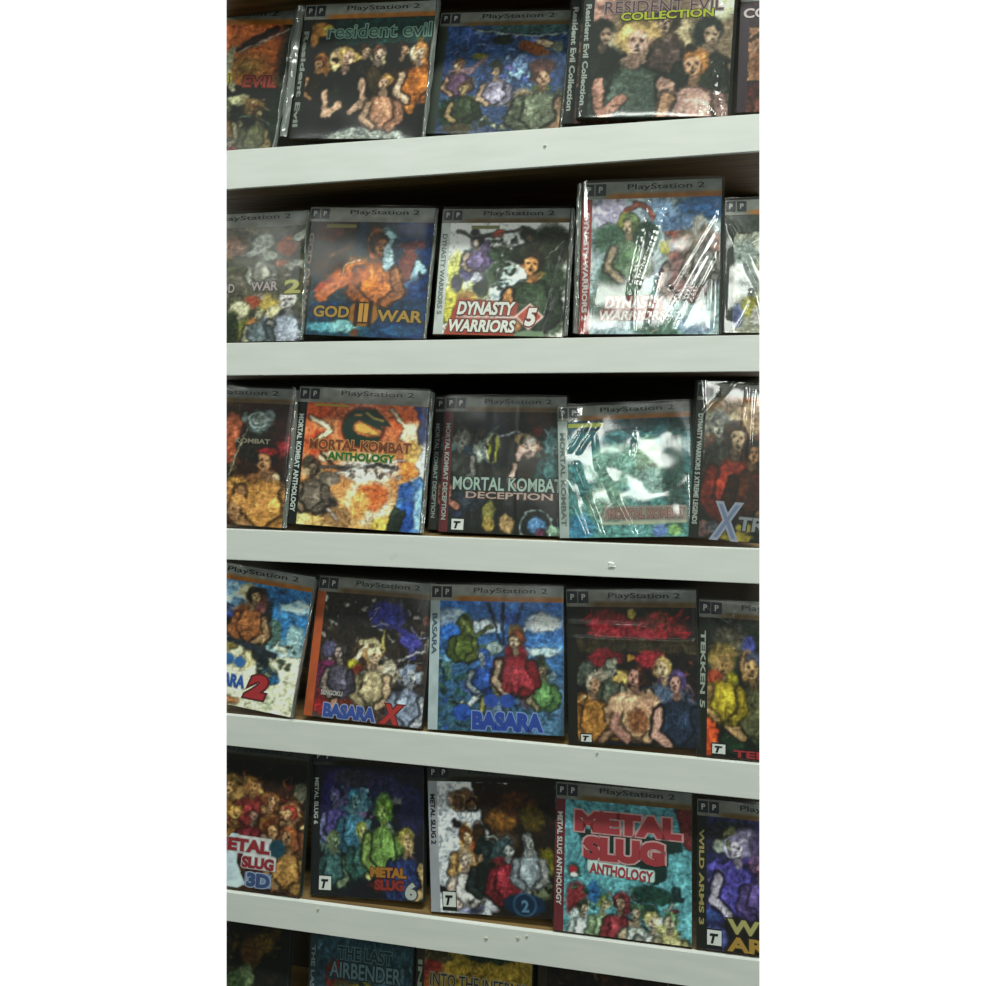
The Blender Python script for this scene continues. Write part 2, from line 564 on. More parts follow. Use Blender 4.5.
ARTS['B2'] = '''
bg 3c2818 1c4860
hg 103464 48 70
e 10 10 16 10 5c3020
e 14 36 18 18 3c2818
l 2 5c4030 14,30 40,20
e 40 14 8 20 183048
e 62 20 12 18 98c4d0
e 53 18 8 15 b06428
e 54 28 6 10 a05020
e 39 42 15 12 c8701c
e 26 50 14 10 b85c20 -25
e 12 60 12 8 983818 -50
e 50 50 10 14 984818
l 1 e0b080 22,54 30,36 40,34
l .8 d09060 46,40 56,58
e 64 50 9 26 a4c8d0
e 68 56 7 10 705868
e 75 24 10 12 1c3c58
e 84 20 14 5 602830 -10
e 82 38 9 18 783c34
l 3.5 90b8cc 78,62 88,52 90,36 96,42
e 92 60 12 14 144078
s 30 55 60 98 80 3 1c4c80 184070 2a5c90
p 123c5c 0,72 100,66 100,88 0,88
e 15 93 17 6 4c90a0
e 32 92 14 7 6ca4a8
e 80 94 20 5 1c5078
f 56 20 9 b8703c 3a2418 b8641c
e 64 30 5 16 a4c8d4
l 5 b85c20 46,46 26,52 10,66
crisp
e 48 80 13 12 94601c 0 .1
r 48 79 6 1.2 301808
l 1.6 301808 42,70 42,90
l 1.6 301808 54,70 54,90
e 42 97 4 4 6c4028
n .13 4
'''
ARTS['C2'] = '''
bg e4e8e8 dcdccc
e 8 44 9 22 c8c860
e 8 70 12 20 c0b44c
p c0b83c 0,62 14,60 10,82 0,92
e 28 60 12 12 b8bc80
e 22 8 4 4 201c2c
e 24 17 6 8 685880
e 33 30 7 16 605078
e 18 34 7 12 789898
e 17 45 7 8 5c5484
e 9 55 5 9 403c50
e 30 56 7 12 303c34
e 26 50 6 6 c8c8dc
l 1.2 504838 8,8 22,14 40,10 62,6
e 42 10 5 4 a83820
l 1.4 343828 62,4 76,16 66,20
e 45 28 14 8 344834
e 44 46 12 14 3c5038
l 1.6 1c3024 38,24 60,34 
e 66 10 7 7 2c3420
e 85 22 20 24 2e3424
e 74 30 14 16 343828
e 86 52 16 22 384834
e 90 84 12 18 5c7058
l 1 8a9880 72,44 96,16
e 71 36 10 9 d88844 -15
e 66 31 5 4 40301c
e 76 46 8 5 8c7840
e 53 54 10 20 c8dcd8
e 54 62 18 14 c4dce4
e 72 62 8 6 c8d8e0
e 18 66 10 6 a07838
p 283c30 55,63 86,63 86,66 70,67 70,74 62,74 62,68 55,68
s 60 36 12 60 60 2.4 506850 303c28 a8b8a0 e8ecE0
f 24 17 4.5 b89c88 201c2c 685880
f 66 12 4 504030 1c2018 2c3420
f 72 36 10 dc9858 2c2418 384834
crisp
p a04434 11,68 62,71 60,101 1,101
l 1 d0c0b8 12,84 60,84
p b04430 72,72 83,83 72,94 61,83
l .7 e0c8c0 72,72 83,83 72,94 61,83 72,72
p 6c8468 62,96 84,95 86,101 62,101
n .07 4
'''
ARTS['D2'] = '''
bg a0b0b8 98b0b0
e 14 10 16 14 b0a8c4
e 52 10 14 12 7c9cc0
e 88 8 24 12 28588c
e 70 20 16 10 5c7ca4
e 18 30 18 14 3c6048
e 40 28 14 16 385440
e 27 17 7 8 8c9038
e 39 14 6 6 98a8b4
l 2.2 a04c38 27,9 34,5 42,6 48,14
e 78 40 22 20 7c7464
e 68 38 8 14 9c6058
l 2.4 a05848 60,27 74,28
e 84 22 6 12 98948c
e 92 34 10 10 b08c80
e 58 36 5 6 b0a850
e 84 62 16 18 7c8c88
e 90 48 8 8 707c4c
e 26 58 26 24 98b8b8
e 25 62 22 23 40604c
e 25 58 17 18 4c6850
e 50 58 10 8 98a8b8
e 50 66 11 9 689490
e 6 80 8 14 507060
e 24 95 28 9 90a8b0
e 60 96 30 7 5c7c6c
e 82 94 16 8 7890a8
s 40 45 20 98 98 3 b0bcc0 607c74 a8a890 8898a8
f 30 20 7 b8a080 607048 567850
f 72 34 7 a88478 7c6858 8c6460
f 88 28 6 a8988c 786c60 807c78
crisp
p 984c3c 14,72 58,72 56,89 7,90
n .08 5
'''
ARTS['E2'] = '''
bg 384038 8a8c74
p 9a9c88 0,16 100,12 100,101 0,101
e 10 34 12 16 94a09a
e 24 24 10 10 c4c8b8
e 12 58 10 20 8c9490
e 14 78 9 10 a09c40
e 24 86 10 12 b4b0a8
e 4 86 6 12 606c98
e 60 50 30 30 a8a890
n .15 6
'''
ARTS['A3'] = '''
bg 401c14 301c14
p 3c2a1a 40,0 60,0 60,60 40,60
e 53 22 8 16 a85838
e 52 40 6 14 984c2c
e 96 32 7 14 902830
e 92 16 10 18 3c1c1c
e 72 34 14 20 28241a
e 62 12 3 6 788888
e 74 15 11 12 687c7c
r 73 14 7 1.2 a8b8b4
r 73 14 3.4 .8 a8b0a8
e 82 10 5 6 788484
l .8 8a8470 50,70 62,30 66,20
e 83 40 9 6 2c1410
e 83 48 7 11 b07c54
e 78 60 10 6 9c6838
e 90 62 6 8 c4a07c
e 62 70 13 12 b8843c
e 54 78 6 14 b87c3c
e 76 74 15 12 aa7440
e 84 82 12 8 a06c38
e 94 70 6 9 b08454
e 96 82 5 14 8c6848
p 502018 52,88 100,86 100,101 52,101
e 68 92 11 8 7c4840
r 68 94 10 1 b89c8c
s 40 50 66 100 86 2.4 c89c5c 7c4c24 9c6830
f 83 46 10 bc8858 2c1410 b8803c
e 84 39 8 3 902428
l 4 b88040 62,78 76,88 92,68
n .14 4
'''
ARTS['B3'] = '''
bg cc5c30 d8a860
e 10 8 14 10 c84c24
e 22 22 14 12 e08850
e 12 34 12 14 cc5028
l 2.2 f0d8b0 4,12 22,22 8,34
e 80 12 12 8 d05828
e 88 22 8 12 e8c8a0
l 1.6 ecd4a8 70,4 84,18 80,26
p 28387c 88,0 101,0 101,12 94,14
e 97 22 5 14 34406c
e 97 50 9 24 e0e4e4
e 90 38 7 12 d8a850
e 88 52 8 8 dc8434
e 55 52 26 14 e8dccc
s 46 34 46 80 60 3 e8e0d8 8c7c74 c8a898 705c50 f0ece4
e 22 44 10 6 e8c8a0
e 6 50 7 8 484034
e 10 57 10 6 a89068
l 1 5a4030 16,40 26,53
p 4878b4 100,56 84,62 80,78 86,101 101,101
e 90 88 8 16 2858b0
e 98 82 5 20 80b0dc
e 86 68 7 7 3060b0
e 58 78 20 22 ecd8b0
e 60 74 15 14 dc6c34
e 50 82 9 14 e4a050
e 70 96 9 8 e0c050
p 28342c 78,80 88,84 84,101 74,101
e 14 72 10 14 686058 40
e 22 82 13 12 5c524a 30
e 26 84 6 9 34302c 30
e 24 62 10 6 74685c
e 34 92 12 10 9c7448
l 1.4 a89c90 8,62 18,82 34,94
e 5 94 8 8 e0cc80
e 7 84 7 6 b8a870
f 10 54 6 a88c70 443428 706458
l 1.4 585050 16,52 34,54 62,48 78,50
l 1 e8e4dc 30,58 60,46 84,44
crisp
e 48 19 20 19 6c281c 0 .1
r 48 19 19.5 1.3 c8683c
e 48 19 15.5 15.5 c06c38 0 .1
p 1c3c30 40,5 50,4 58,7 63,12 58,12 62,17 55,14 46,12 40,15 39,20 44,25 54,27 63,26 60,32 48,35 36,31 31,23 32,13
p 1c3c30 46,5 57,4 66,12 71,17 62,17 66,22 54,17 45,13
p d8a848 41,17 47,15 54,19 63,24 53,24 46,23 42,21
l .7 d8a848 50,7 56,11 64,13
l .7 c8843c 40,9 46,9
n .08 4
'''
ARTS['C3'] = '''
bg 1a2018 12201c
e 30 8 20 10 1c1c2c
e 78 8 16 10 3c2414
e 9 22 9 10 707068
e 4 33 9 8 405858
e 12 36 10 9 1e3044
e 15 43 8 10 a8684c
e 6 46 9 4 a89078
e 26 24 7 12 50443c
e 25 34 7 12 788078
e 41 28 14 22 1e2c3c
e 37 30 9 15 c4ccb8
e 38 31 7 13 acac34
l 1.4 1c2028 38,22 36,40
e 52 34 12 16 101c14
l 1.4 b0b8c0 44,20 58,16 66,20
e 69 29 12 12 c8a088
e 66 36 9 8 dcb8ac
e 64 22 9 5 a08458
e 92 26 12 16 5c9094
l 1.2 90b8bc 82,14 98,30
e 84 45 11 8 2c3c54
e 82 42 5 5 909890
e 76 16 6 5 70241c
e 24 50 40 5 2c2c20
e 8 80 9 9 2c3450
e 36 83 7 12 7c7838
e 36 93 6 8 98803c
e 52 92 8 9 a88858
r 78 93 14 1.2 8c9c9c
e 78 92 10 8 4c78a4
e 94 96 8 5 8cb098
e 82 98 5 5 582c44
s 30 5 5 100 45 3 101810 2c3428 48504c
f 14 41 7 b07460 1e2c3c 2c3844
f 69 27 6.5 d8b4a4 b8a898 2c2418
f 91 25 6 649498 3c6868 2c5454
f 8 24 6 7c7c74 585850 303430
n .16 4
'''
ARTS['D3'] = '''
bg 226068 5c9a94
p 1a4c54 0,0 100,0 100,12 0,10
e 40 40 30 22 78a898
e 66 40 12 30 90ac94
e 66 56 14 16 8cb0a8
e 86 50 10 50 24544c
e 8 92 14 14 3880a0
e 30 70 18 20 78a08c
e 72 95 6 6 6888c8
e 54 95 8 6 6cb0b0
e 84 95 5 6 90c070
crisp
p 8c8478 28,74 94,74 94,86 26,86
p a0a890 26,87 94,86 94,89 26,90
n .08 6
'''
ARTS['E3'] = '''
bg 8a6c4c 201410
p 1c1410 0,44 100,44 100,101 0,101
e 8 16 12 12 888878
e 24 18 9 14 c4ac84
e 36 12 12 14 b0906c
e 12 30 9 12 6c3c24
e 18 38 12 10 a03c20
e 8 36 6 4 8c5038
e 30 36 12 14 84301c
e 24 40 6 5 584460
e 40 34 8 10 4c3420
e 30 56 10 16 583418
e 37 52 5 14 884820
e 10 60 10 14 181410
e 4 92 9 8 7c5c58
e 16 90 12 6 505058
e 30 97 16 5 94842c
e 38 90 10 4 a09440
l 1 806850 2,68 10,66 22,58
s 30 2 20 45 70 3 843018 502010 a07848 30180c
f 12 18 8 909080 606058 404038
f 26 26 10 c4a480 3c2418 8c3020
f 40 36 8 a47850 301810 502818
n .14 4
'''
ARTS['A4'] = '''
bg 3878b0 d0d0ac
p 2c70ac 62,0 100,0 100,46 62,40
e 88 14 14 8 a0c8dc
e 84 22 10 5 3c84bc
e 80 8 8 5 2868a8
e 92 40 8 14 8cb4b8
e 78 44 9 6 5c90a8
e 34 10 10 12 80a8cc
e 48 8 9 8 c4b88c
e 30 30 10 10 3048a4
e 34 24 8 4 384468
e 74 36 8 12 4c6860
p d4d4b0 28,58 56,46 70,60 100,52 100,101 28,101
e 54 12 7 10 a88c60
e 60 8 5 6 40302c
e 47 30 9 16 8c5428
e 62 22 8 16 7a4c44
e 59 28 4 12 743c4c
e 68 30 4 22 242c38
l 2 3c3820 28,42 46,44 66,52 76,56
e 53 46 7 7 3870a8
e 40 54 8 4 88783c
e 58 60 7 12 c8bc8c
e 66 54 6 8 343c38
e 70 64 5 12 28343c
e 76 70 7 6 1c4c70
e 80 74 7 4 286898
e 36 38 4 10 181c24
e 78 90 8 12 bcc4a4
e 46 96 12 4 a06c40
e 34 96 5 5 704028
s 30 66 45 95 72 3 b8c4a4 48584c c8d0b8 e0e0c0
f 54 11 6.5 b89468 302418 905830
l 2.4 2c3440 40,48 56,50 78,56
crisp
e 42 64 5 4.5 2c64a0 0 .1
e 52 65 4.5 4.5 2c64a0 0 .1
n .12 4
'''
ARTS['B4'] = '''
bg 2a221c 4c3c38
s 110 0 0 100 60 4 101210 34301c 5c5448 807c70 241c14 b0aca4
e 60 15 20 13 32348c
l .7 c0c0dc 44,20 52,10 46,12
l .7 c0c0dc 46,26 54,21 62,23
e 84 34 12 8 3c3c90 25
e 76 28 10 4 343480 20
l .8 9898c0 82,22 92,32 98,30
e 86 44 4 9 4c4c98
e 98 17 5 5 7c3c34
e 42 30 14 6 241c18
e 44 40 10 8 504028
e 9 46 7 8 504c6c
l 2.5 b0a47c 38,38 50,36 56,40
l 1.5 b8ac5c 58,28 60,44 52,52
l 2.6 bcac90 44,40 34,54
e 50 48 10 9 b08450
e 33 57 7 5 a8a42c
e 8 64 12 12 6c2450
e 8 78 14 10 742838
e 20 62 8 6 8c4830
e 40 66 13 12 6c2c1c
e 54 62 11 14 b49c7c
e 52 76 9 10 c8bca0
e 68 60 9 12 a09884
e 86 62 12 12 98a4b4
l 1.2 1c1c24 74,54 98,48
l 1.2 1c1c24 70,74 98,68
l 1 d8dcdc 74,50 96,40
e 90 82 12 10 b0a8a0
e 12 90 14 10 8c2024
s 60 40 50 100 86 3 d0c8b4 5c3428 202024 907858 8c98a8
s 30 60 82 100 100 3 d4ccc4 504048 a09890 202020
f 32 68 7 c89878 7c2c24 6c2c1c
f 52 48 7 ccac88 c8bc90 a89874
f 86 60 7 b0b4bc 7884a0 8490a8
f 20 48 6 a49088 3c3838 504c5c
n .15 3
'''
ARTS['C4'] = '''
bg 3468b4 34586c
e 10 14 14 10 90a8c4
e 36 20 18 7 b4c4d0
e 84 16 16 9 b8c0c4
e 88 34 14 5 4c88c8
e 84 38 16 5 b0ccd8
e 60 14 8 8 2c4c98
e 10 24 10 8 2c68c0
l 1 1c2848 50,34 40,2
l 1 1c2848 52,34 52,2
l .8 283458 56,30 68,2
l 1 a8acb8 64,26 82,8
e 8 46 12 6 68a0c4
s 50 0 48 45 85 4 284c48 3c5c50 1c3838 547870
e 22 20 5 12 50602c
e 20 34 5 12 303c24
l 1.4 606c34 20,16 30,28 42,20
e 37 40 8 8 50684c
e 36 48 10 10 284c94
e 30 50 6 12 3c68a0
e 46 36 8 6 8ca0a0
e 62 24 7 7 6c5c30
e 62 32 5 5 b8a088
e 62 42 10 14 84202c
e 54 54 10 12 882838
e 70 58 8 12 903440
e 64 62 5 12 b4b8cc
e 82 48 5 8 384030
e 84 60 6 7 809860
e 92 60 3 9 98a4a4
e 82 68 6 6 3c8050
e 92 76 12 22 4c7090
e 84 92 16 12 487090
e 42 61 6 5 a0a048
e 28 66 10 8 485c9c
e 72 74 8 10 584c5c
l 2.2 a0a8b0 26,80 40,64
e 40 82 8 8 8c9450
s 34 5 66 70 98 3 24488c 1c3034 5c8470 3058a4 a8b0a0
f 20 18 5 707c40 3c4824 50602c
f 36 42 5 8c9ca4 284c94 284c94
f 84 52 5 9c8c70 384030 5c8850
f 46 64 5 a8a058 7c8034 485c70
f 62 30 7 ccb090 6c3c28 8c2430
p 98303c 54,50 70,50 78,68 66,62 58,70 50,66
crisp
e 43 76 6 5.5 2c4ca0 0 .1
e 56 76 6 5.5 2c4ca0 0 .1
e 20 86 8 7 2850a8 0 .15
n .11 4
'''
ARTS['D4'] = '''
bg 2c1c18 1c1c24
e 50 6 50 8 2c2414
e 28 14 20 14 882430
e 60 16 34 9 842430
e 70 8 12 6 7c3824
s 40 8 4 92 22 5 9c2430 801c24 5c2420 a03038
e 47 5 4 5 988438
p 3c3424 0,23 100,23 100,33 0,33
e 24 38 16 8 80202c
e 62 38 14 8 902430
e 45 37 4 3 a87c30
e 30 41 5 5 909880
e 8 50 9 12 505850
e 26 52 14 9 8c8474
e 14 56 6 6 a07c64
e 36 52 8 8 b89c54
e 50 50 7 9 884038
e 50 48 4 5 c49888
e 70 45 8 10 b89868
e 74 46 4 6 d0a888
e 76 53 10 6 50305c
e 90 60 7 6 806870
e 5 74 8 14 a87434
e 10 68 9 6 b08c54
e 36 66 20 10 c4a078
e 54 68 12 8 a8806c
e 22 80 8 14 b48c5c
e 46 76 20 6 402c20
e 52 84 12 12 8c5438
e 76 64 10 8 c8c8d0
e 66 72 6 20 d0ccd0
e 74 80 4 20 5c3438
l 1 c8bc80 78,70 84,92
e 90 78 12 20 202c40
e 88 68 12 4 485068
e 30 88 8 10 c8883c
e 30 86 5 5 e0b048
e 84 96 7 7 a06050
e 70 97 6 6 a8884c
s 60 5 40 98 100 2.5 281c18 c0a080 804838 e0d4c4 403040
f 28 46 5 9ca090 788070 50584c
f 13 57 7 b08868 8c8474 a87434
f 72 44 7 d8b890 c0a060 506078
f 49 50 8 bc8878 3c2018 c49c74
e 38 70 15 9 cca480
e 60 70 10 8 ac8468
e 50 82 9 10 905c3c
f 82 54 8 c89888 504070 283448
n .14 4
'''
ARTS['E4'] = '''
bg 2c3028 18241c
e 20 16 16 14 504c40
e 12 28 14 12 806c38
e 12 36 9 10 907444
e 6 50 10 14 984028
e 34 18 6 8 3c4488
e 33 34 6 14 a47c4c
e 20 50 7 14 b0a824
e 24 62 7 9 a89c28
e 12 66 8 8 24588c
e 34 60 4 6 686c88
e 34 74 7 12 883038
e 22 88 10 10 203c28
e 2 78 9 30 c84c24
l 1 90a078 18,86 24,78
e 60 50 26 40 404434
s 26 4 60 44 98 3 1c3020 506040 101810 7c6c3c
f 38 34 9 b08c5c 44485c 5c5c3c
f 14 34 7 a88450 907444 a89424
n .15 4
'''
ARTS['A5'] = '''
bg 382014 503018
p 241810 34,0 100,0 100,14 34,14
e 40 24 12 14 a07c44
e 56 20 10 10 a47040
e 70 34 10 12 845830
e 88 38 9 12 a06c48
e 58 40 10 16 7c2c30
e 42 50 10 12 9c7438
e 62 52 12 10 6c3420
e 86 52 9 14 906048
e 76 58 10 10 883820
s 120 30 10 100 66 3.4 b8904c 8c5830 742c28 c8a46c 382014 a88458 50341c
e 96 20 6 10 646454
e 90 80 12 20 9c7438
e 92 66 6 6 7c3c24
e 78 96 18 9 341c14
e 38 82 12 22 284858
f 38 22 6 b88c58 80602c 94682c
f 56 20 6 b48450 8c602c 8c3430
f 72 30 6 b88860 784c28 6c4424
f 88 38 6 c09468 8c3428 7c4c30
f 44 42 6 b88c50 b89040 7c5424
f 58 42 6 c09880 7c2c30 842c34
f 74 52 6 b48858 5c3018 943424
f 88 56 7 b88c60 9c5830 a87c40
crisp
p b0c4cc 28,58 36,70 42,58 48,58 48,80 56,96 50,100 36,100 30,92 36,86 30,74
p 284c64 28,78 36,72 38,92 28,90
p bcbcbc 47,59 75,59 75,72 80,73 80,84 53,84 53,73 47,73
e 80 66 7 8 244858 0 .2
p 6c84a8 55,86 77,86 77,97 55,97
n .13 4
'''
ARTS['B5'] = '''
bg 181c30 141c28
e 12 30 14 34 28245c
e 50 20 34 20 2c2c50
e 88 34 14 26 282850
e 30 10 20 8 343040
e 18 24 8 9 585078
e 40 28 12 12 4c7888
e 26 36 14 6 346880
s 46 12 16 52 44 3.4 5c8c9c 40587c 785c88 202440
e 62 34 10 12 5c8c38
e 62 26 8 7 648c50
e 74 26 6 5 6c7070
e 66 52 8 11 8ca0a0
e 44 52 6 10 8c8c54
e 83 53 10 8 948c44
e 86 60 7 6 b0986c
e 74 60 5 6 2c3c70
e 86 68 7 5 a07868
e 6 58 8 8 605c78
e 12 64 12 8 5c7058
s 60 2 46 44 80 3.4 4c8090 2c4c60 78a0a0 182c34 889468
l 1 181810 40,62 76,72
e 20 90 18 12 182028
e 22 88 5 5 903030
e 22 91 5 3 b0b4b0
e 70 80 20 10 501c14
e 88 72 8 5 7c4c30
e 66 90 20 6 481818
f 14 24 6 7074a0 484070 4c4480
f 34 26 7 6c98a0 346880 3c7088
f 14 58 6 7c9070 5c6c4c 3c6060
f 42 50 6 a0a468 7c8440 3c6860
f 62 34 8 90b05c 648c38 6c9048
f 84 55 8 c0a470 948c44 2c3c70
n .15 4
'''
ARTS['C5'] = '''
bg c0c4cc b4bcc4
p 2c1e0e 44,0 100,0 100,101 44,101
p 34220e 30,0 60,0 60,44 40,36
e 22 14 14 10 6c4c34
r 18 16 7 1 a07c58
r 30 18 5 .8 2c1c10
e 54 28 14 10 785020
e 68 16 18 12 4c2c10
e 80 26 12 12 504414
e 55 44 14 8 4a3c30
l 2 2c201c 14,32 26,38 36,48
e 24 44 7 14 c49c60
e 30 52 4 9 b05428
e 23 58 6 8 d0ccc8
e 20 66 5 10 c0b4a0
e 34 40 6 12 402c18
e 38 52 8 14 182424
e 36 68 9 14 202820
e 32 78 7 9 984c2c
r 46 44 4 1 a8b4ac
e 50 52 10 9 384c50
e 58 45 4 5 b0b4b4
e 56 60 11 5 842834
e 60 72 7 12 b8b0a0
e 52 66 6 6 705040
e 48 76 8 8 c4bcac
e 76 56 7 13 949ca0
e 76 42 5 6 888c80
e 90 60 8 14 6c6818
e 84 78 12 12 646c50
e 54 84 10 6 aca890
e 42 94 9 6 b0b4bc
e 28 90 10 12 383c5c
e 20 94 8 6 8c90b4
p 1a2028 0,81 34,81 34,84 0,84
s 50 40 44 94 84 2.5 241a10 787464 4c4838 a0a090 583020
f 24 42 6 d8b488 7c4820 c89c60
f 22 60 6 d0b8a8 8c7c6c d0ccc8
f 40 52 6 344040 182424 202c28
f 58 50 7 b8bcbc 384c50 842834
f 76 44 6 a0a4a0 5c6060 8c98a0
crisp
e 71 91 18 9 14304c 0 .15
r 71 91 9 .8 3c5c78
n .12 4
'''
ARTS['D5'] = '''
bg 4c8c98 589ca4
p 6c2c30 86,0 101,0 101,30 96,30
e 10 76 10 17 802c34
s 90 8 66 92 99 3.6 3c6848 a8bcb0 1c4038 b0ac70 d0d4c8 34606c 78303c 5c9878
e 24 68 5 9 2c68a0
e 12 87 9 8 b0c4c4
e 46 90 10 9 1c4438
e 48 74 6 10 702c34
e 66 78 10 6 284c40
e 70 66 18 7 204840
l 2 24483c 60,70 86,66
e 90 63 6 7 1c3438
e 74 86 10 7 c0d0c8
e 80 93 12 7 b8b878
e 96 84 5 18 589ca8
e 94 60 2 6 58a0a8
f 16 80 5 c8b494 384838 b8c8c8
f 32 76 5 b8b088 6c7c48 8ca880
f 44 74 5.5 c0a488 702c34 8c3840
f 58 80 6 ccb898 486850 b8c4bc
f 70 84 6 d0c0a4 b0a868 c4ccc4
f 84 84 6 ccc0a0 688860 c0bc80
crisp
e 8 54 5 6 284438 0 .2
e 7 53 3.4 3.4 a82c38 0 .2
e 8 57 3.4 2 d0d4d0 0 .2
p 1e3834 8,22 92,24 92,32 82,34 80,54 72,58 20,50 16,42 14,28
p a8c4c0 18,44 72,48 71,57 19,53
n .08 4
'''
ARTS['E5'] = '''
bg 2c2c50 2c2c54
e 20 12 24 12 282c34
e 12 22 8 6 90988c
e 20 16 7 12 70704c
e 32 18 10 14 8880a4
r 24 22 9 1.2 b0b0d0
e 44 20 10 14 504468
e 10 38 12 5 4c4498
e 24 34 14 4 4c3c90 -20
e 42 34 8 8 704470
e 14 50 10 12 9cacc8
e 26 46 9 10 b4bcd4
s 46 2 30 48 70 3.5 a8b0d0 504c9c c8cce0 3c3878 7c70a8
l 1.6 c8ccdc 10,60 30,54 52,50
e 24 64 9 9 3c3c8c
e 32 68 7 7 a04080
e 30 72 10 4 a84c88
e 44 64 10 12 3c44a0
e 22 66 4 5 9ca0c0
e 6 74 10 6 344880
s 30 45 10 100 70 4 9094c0 3c3878 604c90
p 241c1c 15,74 101,74 101,101 15,101
e 6 92 12 12 485088
f 26 22 9 bcb4c8 8880a4 4c4498
f 44 34 7 a88098 503c58 5c4c88
n .12 4
'''
ARTS['A6'] = '''
bg 241c10 1c2414
s 60 30 0 100 60 4 403014 302c18 1c2010 4c4428 2c1810
e 70 20 10 14 50381c
e 80 14 10 10 5c4820
e 66 40 8 12 586848
e 56 46 10 12 384c2c
n .18 4
'''
ARTS['B6'] = '''
bg 2c4854 3c4c58
e 20 30 12 14 702420
e 30 40 14 10 5c5430
e 50 40 14 10 a08c24
e 80 36 20 14 4c6878
s 30 0 0 100 50 5 34505c 507078 203844
n .12 5
'''
ARTS['C6'] = '''
bg 8c7428 b89c24
e 8 18 12 16 88302c
e 50 24 50 16 a8882c
e 40 30 24 8 c8a830
e 12 6 16 5 504830
e 60 2 24 5 2c4034
n .1 5
'''
ARTS['D6'] = '''
bg 30241c 2c1c14
e 20 24 20 10 403828
e 70 20 24 12 4c2818
s 30 0 0 100 50 5 3c2418 202018 54402c
n .15 5
'''


# ------------------------------------------------------------------ shelving
XL, XR = 226.0, 760.0
# pixel heights of front-edge top / bottom at the two ends of the bay
EDGES = [(-42, -108, -6, -71), (150.5, 113.6, 189.5, 151), (343, 335, 375.5, 371.5), (529, 549, 559.5, 584),
         (714.7, 764.5, 745.5, 800), (891.7, 961, 921, 996.5), (1070, 1168, 1100, 1204)]
FY = 0.0
DEPTH = 0.20
pL = at_y(XL, HOR, FY); pR = at_y(XR, HOR, FY)
unit = bpy.data.objects.new('shelving_unit', None); COL.objects.link(unit)
unit.location = (0.5 * (pL.x + pR.x), DEPTH / 2, at_y(493, 1150).z)
unit['label'] = 'dark wooden shelving unit with white painted front edges holding rows of wrapped discs'
unit['category'] = 'shelves'
EXT = 0.35
SH = []
def shelf_line(k):
    a, b, c, d = EDGES[k]
    zl, zr = at_y(XL, a).z, at_y(XR, b).z
    bl, br = at_y(XL, c).z, at_y(XR, d).z
    return zl, zr, bl, br
def ztop(k, x):
    zl, zr, _, _ = SH[k]
    return zl + (zr - zl) * (x - pL.x) / (pR.x - pL.x)

def hexa(name, x0, x1, y0, y1, zf, mat, bevel=0):
    bm = bmesh.new(); vs = {}
    for i, xx in enumerate((x0, x1)):
        b, t = zf(xx)
        for j, yy in enumerate((y0, y1)):
            vs[i, j, 0] = bm.verts.new((xx, yy, b)); vs[i, j, 1] = bm.verts.new((xx, yy, t))
    for q in (((0,0,0),(1,0,0),(1,0,1),(0,0,1)), ((1,1,0),(0,1,0),(0,1,1),(1,1,1)), ((0,1,0),(0,0,0),(0,0,1),(0,1,1)),
              ((1,0,0),(1,1,0),(1,1,1),(1,0,1)), ((0,0,1),(1,0,1),(1,1,1),(0,1,1)), ((0,1,0),(1,1,0),(1,0,0),(0,0,0))):
        bm.faces.new([vs[k] for k in q])
    if bevel: bmesh.ops.bevel(bm, geom=bm.edges[:], offset=bevel, segments=2, affect='EDGES')
    me = bpy.data.meshes.new(name); bm.to_mesh(me); bm.free(); me.materials.append(mat)
    return me

CUT = []
def place_keep(o, parent):
    o.parent = parent
    o.matrix_parent_inverse = Matrix.Translation(parent.location).inverted()
for k in range(len(EDGES)):
    SH.append(shelf_line(k))
for k in range(len(EDGES)):
    zl, zr, bl, br = SH[k]
    def zf(x, zl=zl, zr=zr, bl=bl, br=br):
        t = (x - pL.x) / (pR.x - pL.x)
        return bl + (br - bl) * t, zl + (zr - zl) * t
    def zfi(x, zf=zf):
        b, t = zf(x); return b + .0015, t - .0008
    bo = link('shelf_board', hexa('shelf_board', pL.x - EXT, pR.x + EXT, FY + .006, DEPTH, zfi, WOOD), None)
    place_keep(bo, unit)
    fe = link('front_edge', hexa('front_edge', pL.x - EXT, pR.x + EXT, FY, FY + .006, zf, PAINT, .0006), None)
    fe.parent = bo
    fe['label'] = 'white painted front edge strip'
    CUT += [bo, fe]
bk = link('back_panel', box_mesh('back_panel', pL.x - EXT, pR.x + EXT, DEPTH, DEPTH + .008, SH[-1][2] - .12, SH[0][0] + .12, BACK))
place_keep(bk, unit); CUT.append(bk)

# a filled screw hole knob and paint chips on the edges
def chip(u, v, r, mat, name, seed, dep=.0012, board=0):
    rr = random.Random(seed)
    p = at_y(u, v, 0)
    bm = bmesh.new()
    ring = []; n = 11
    for i in range(n):
        a = i / n * 2 * math.pi; q = r * rr.uniform(.6, 1.2)
        ring.append((math.cos(a) * q * 1.3, math.sin(a) * q))
    f0 = [bm.verts.new((x, 0.0006, z)) for x, z in ring]
    f1 = [bm.verts.new((x * .6, -dep, z * .6)) for x, z in ring]
    for i in range(n):
        bm.faces.new((f0[i], f0[(i + 1) % n], f1[(i + 1) % n], f1[i]))
    bm.faces.new(f1)
    me = bpy.data.meshes.new(name); bm.to_mesh(me); bm.free(); me.materials.append(mat)
    o = link(name, me); o.location = p
    b = [c for c in unit.children][board]
    o.parent = b
    return o
GRIME = ink('b4b8a4', 1.0); 
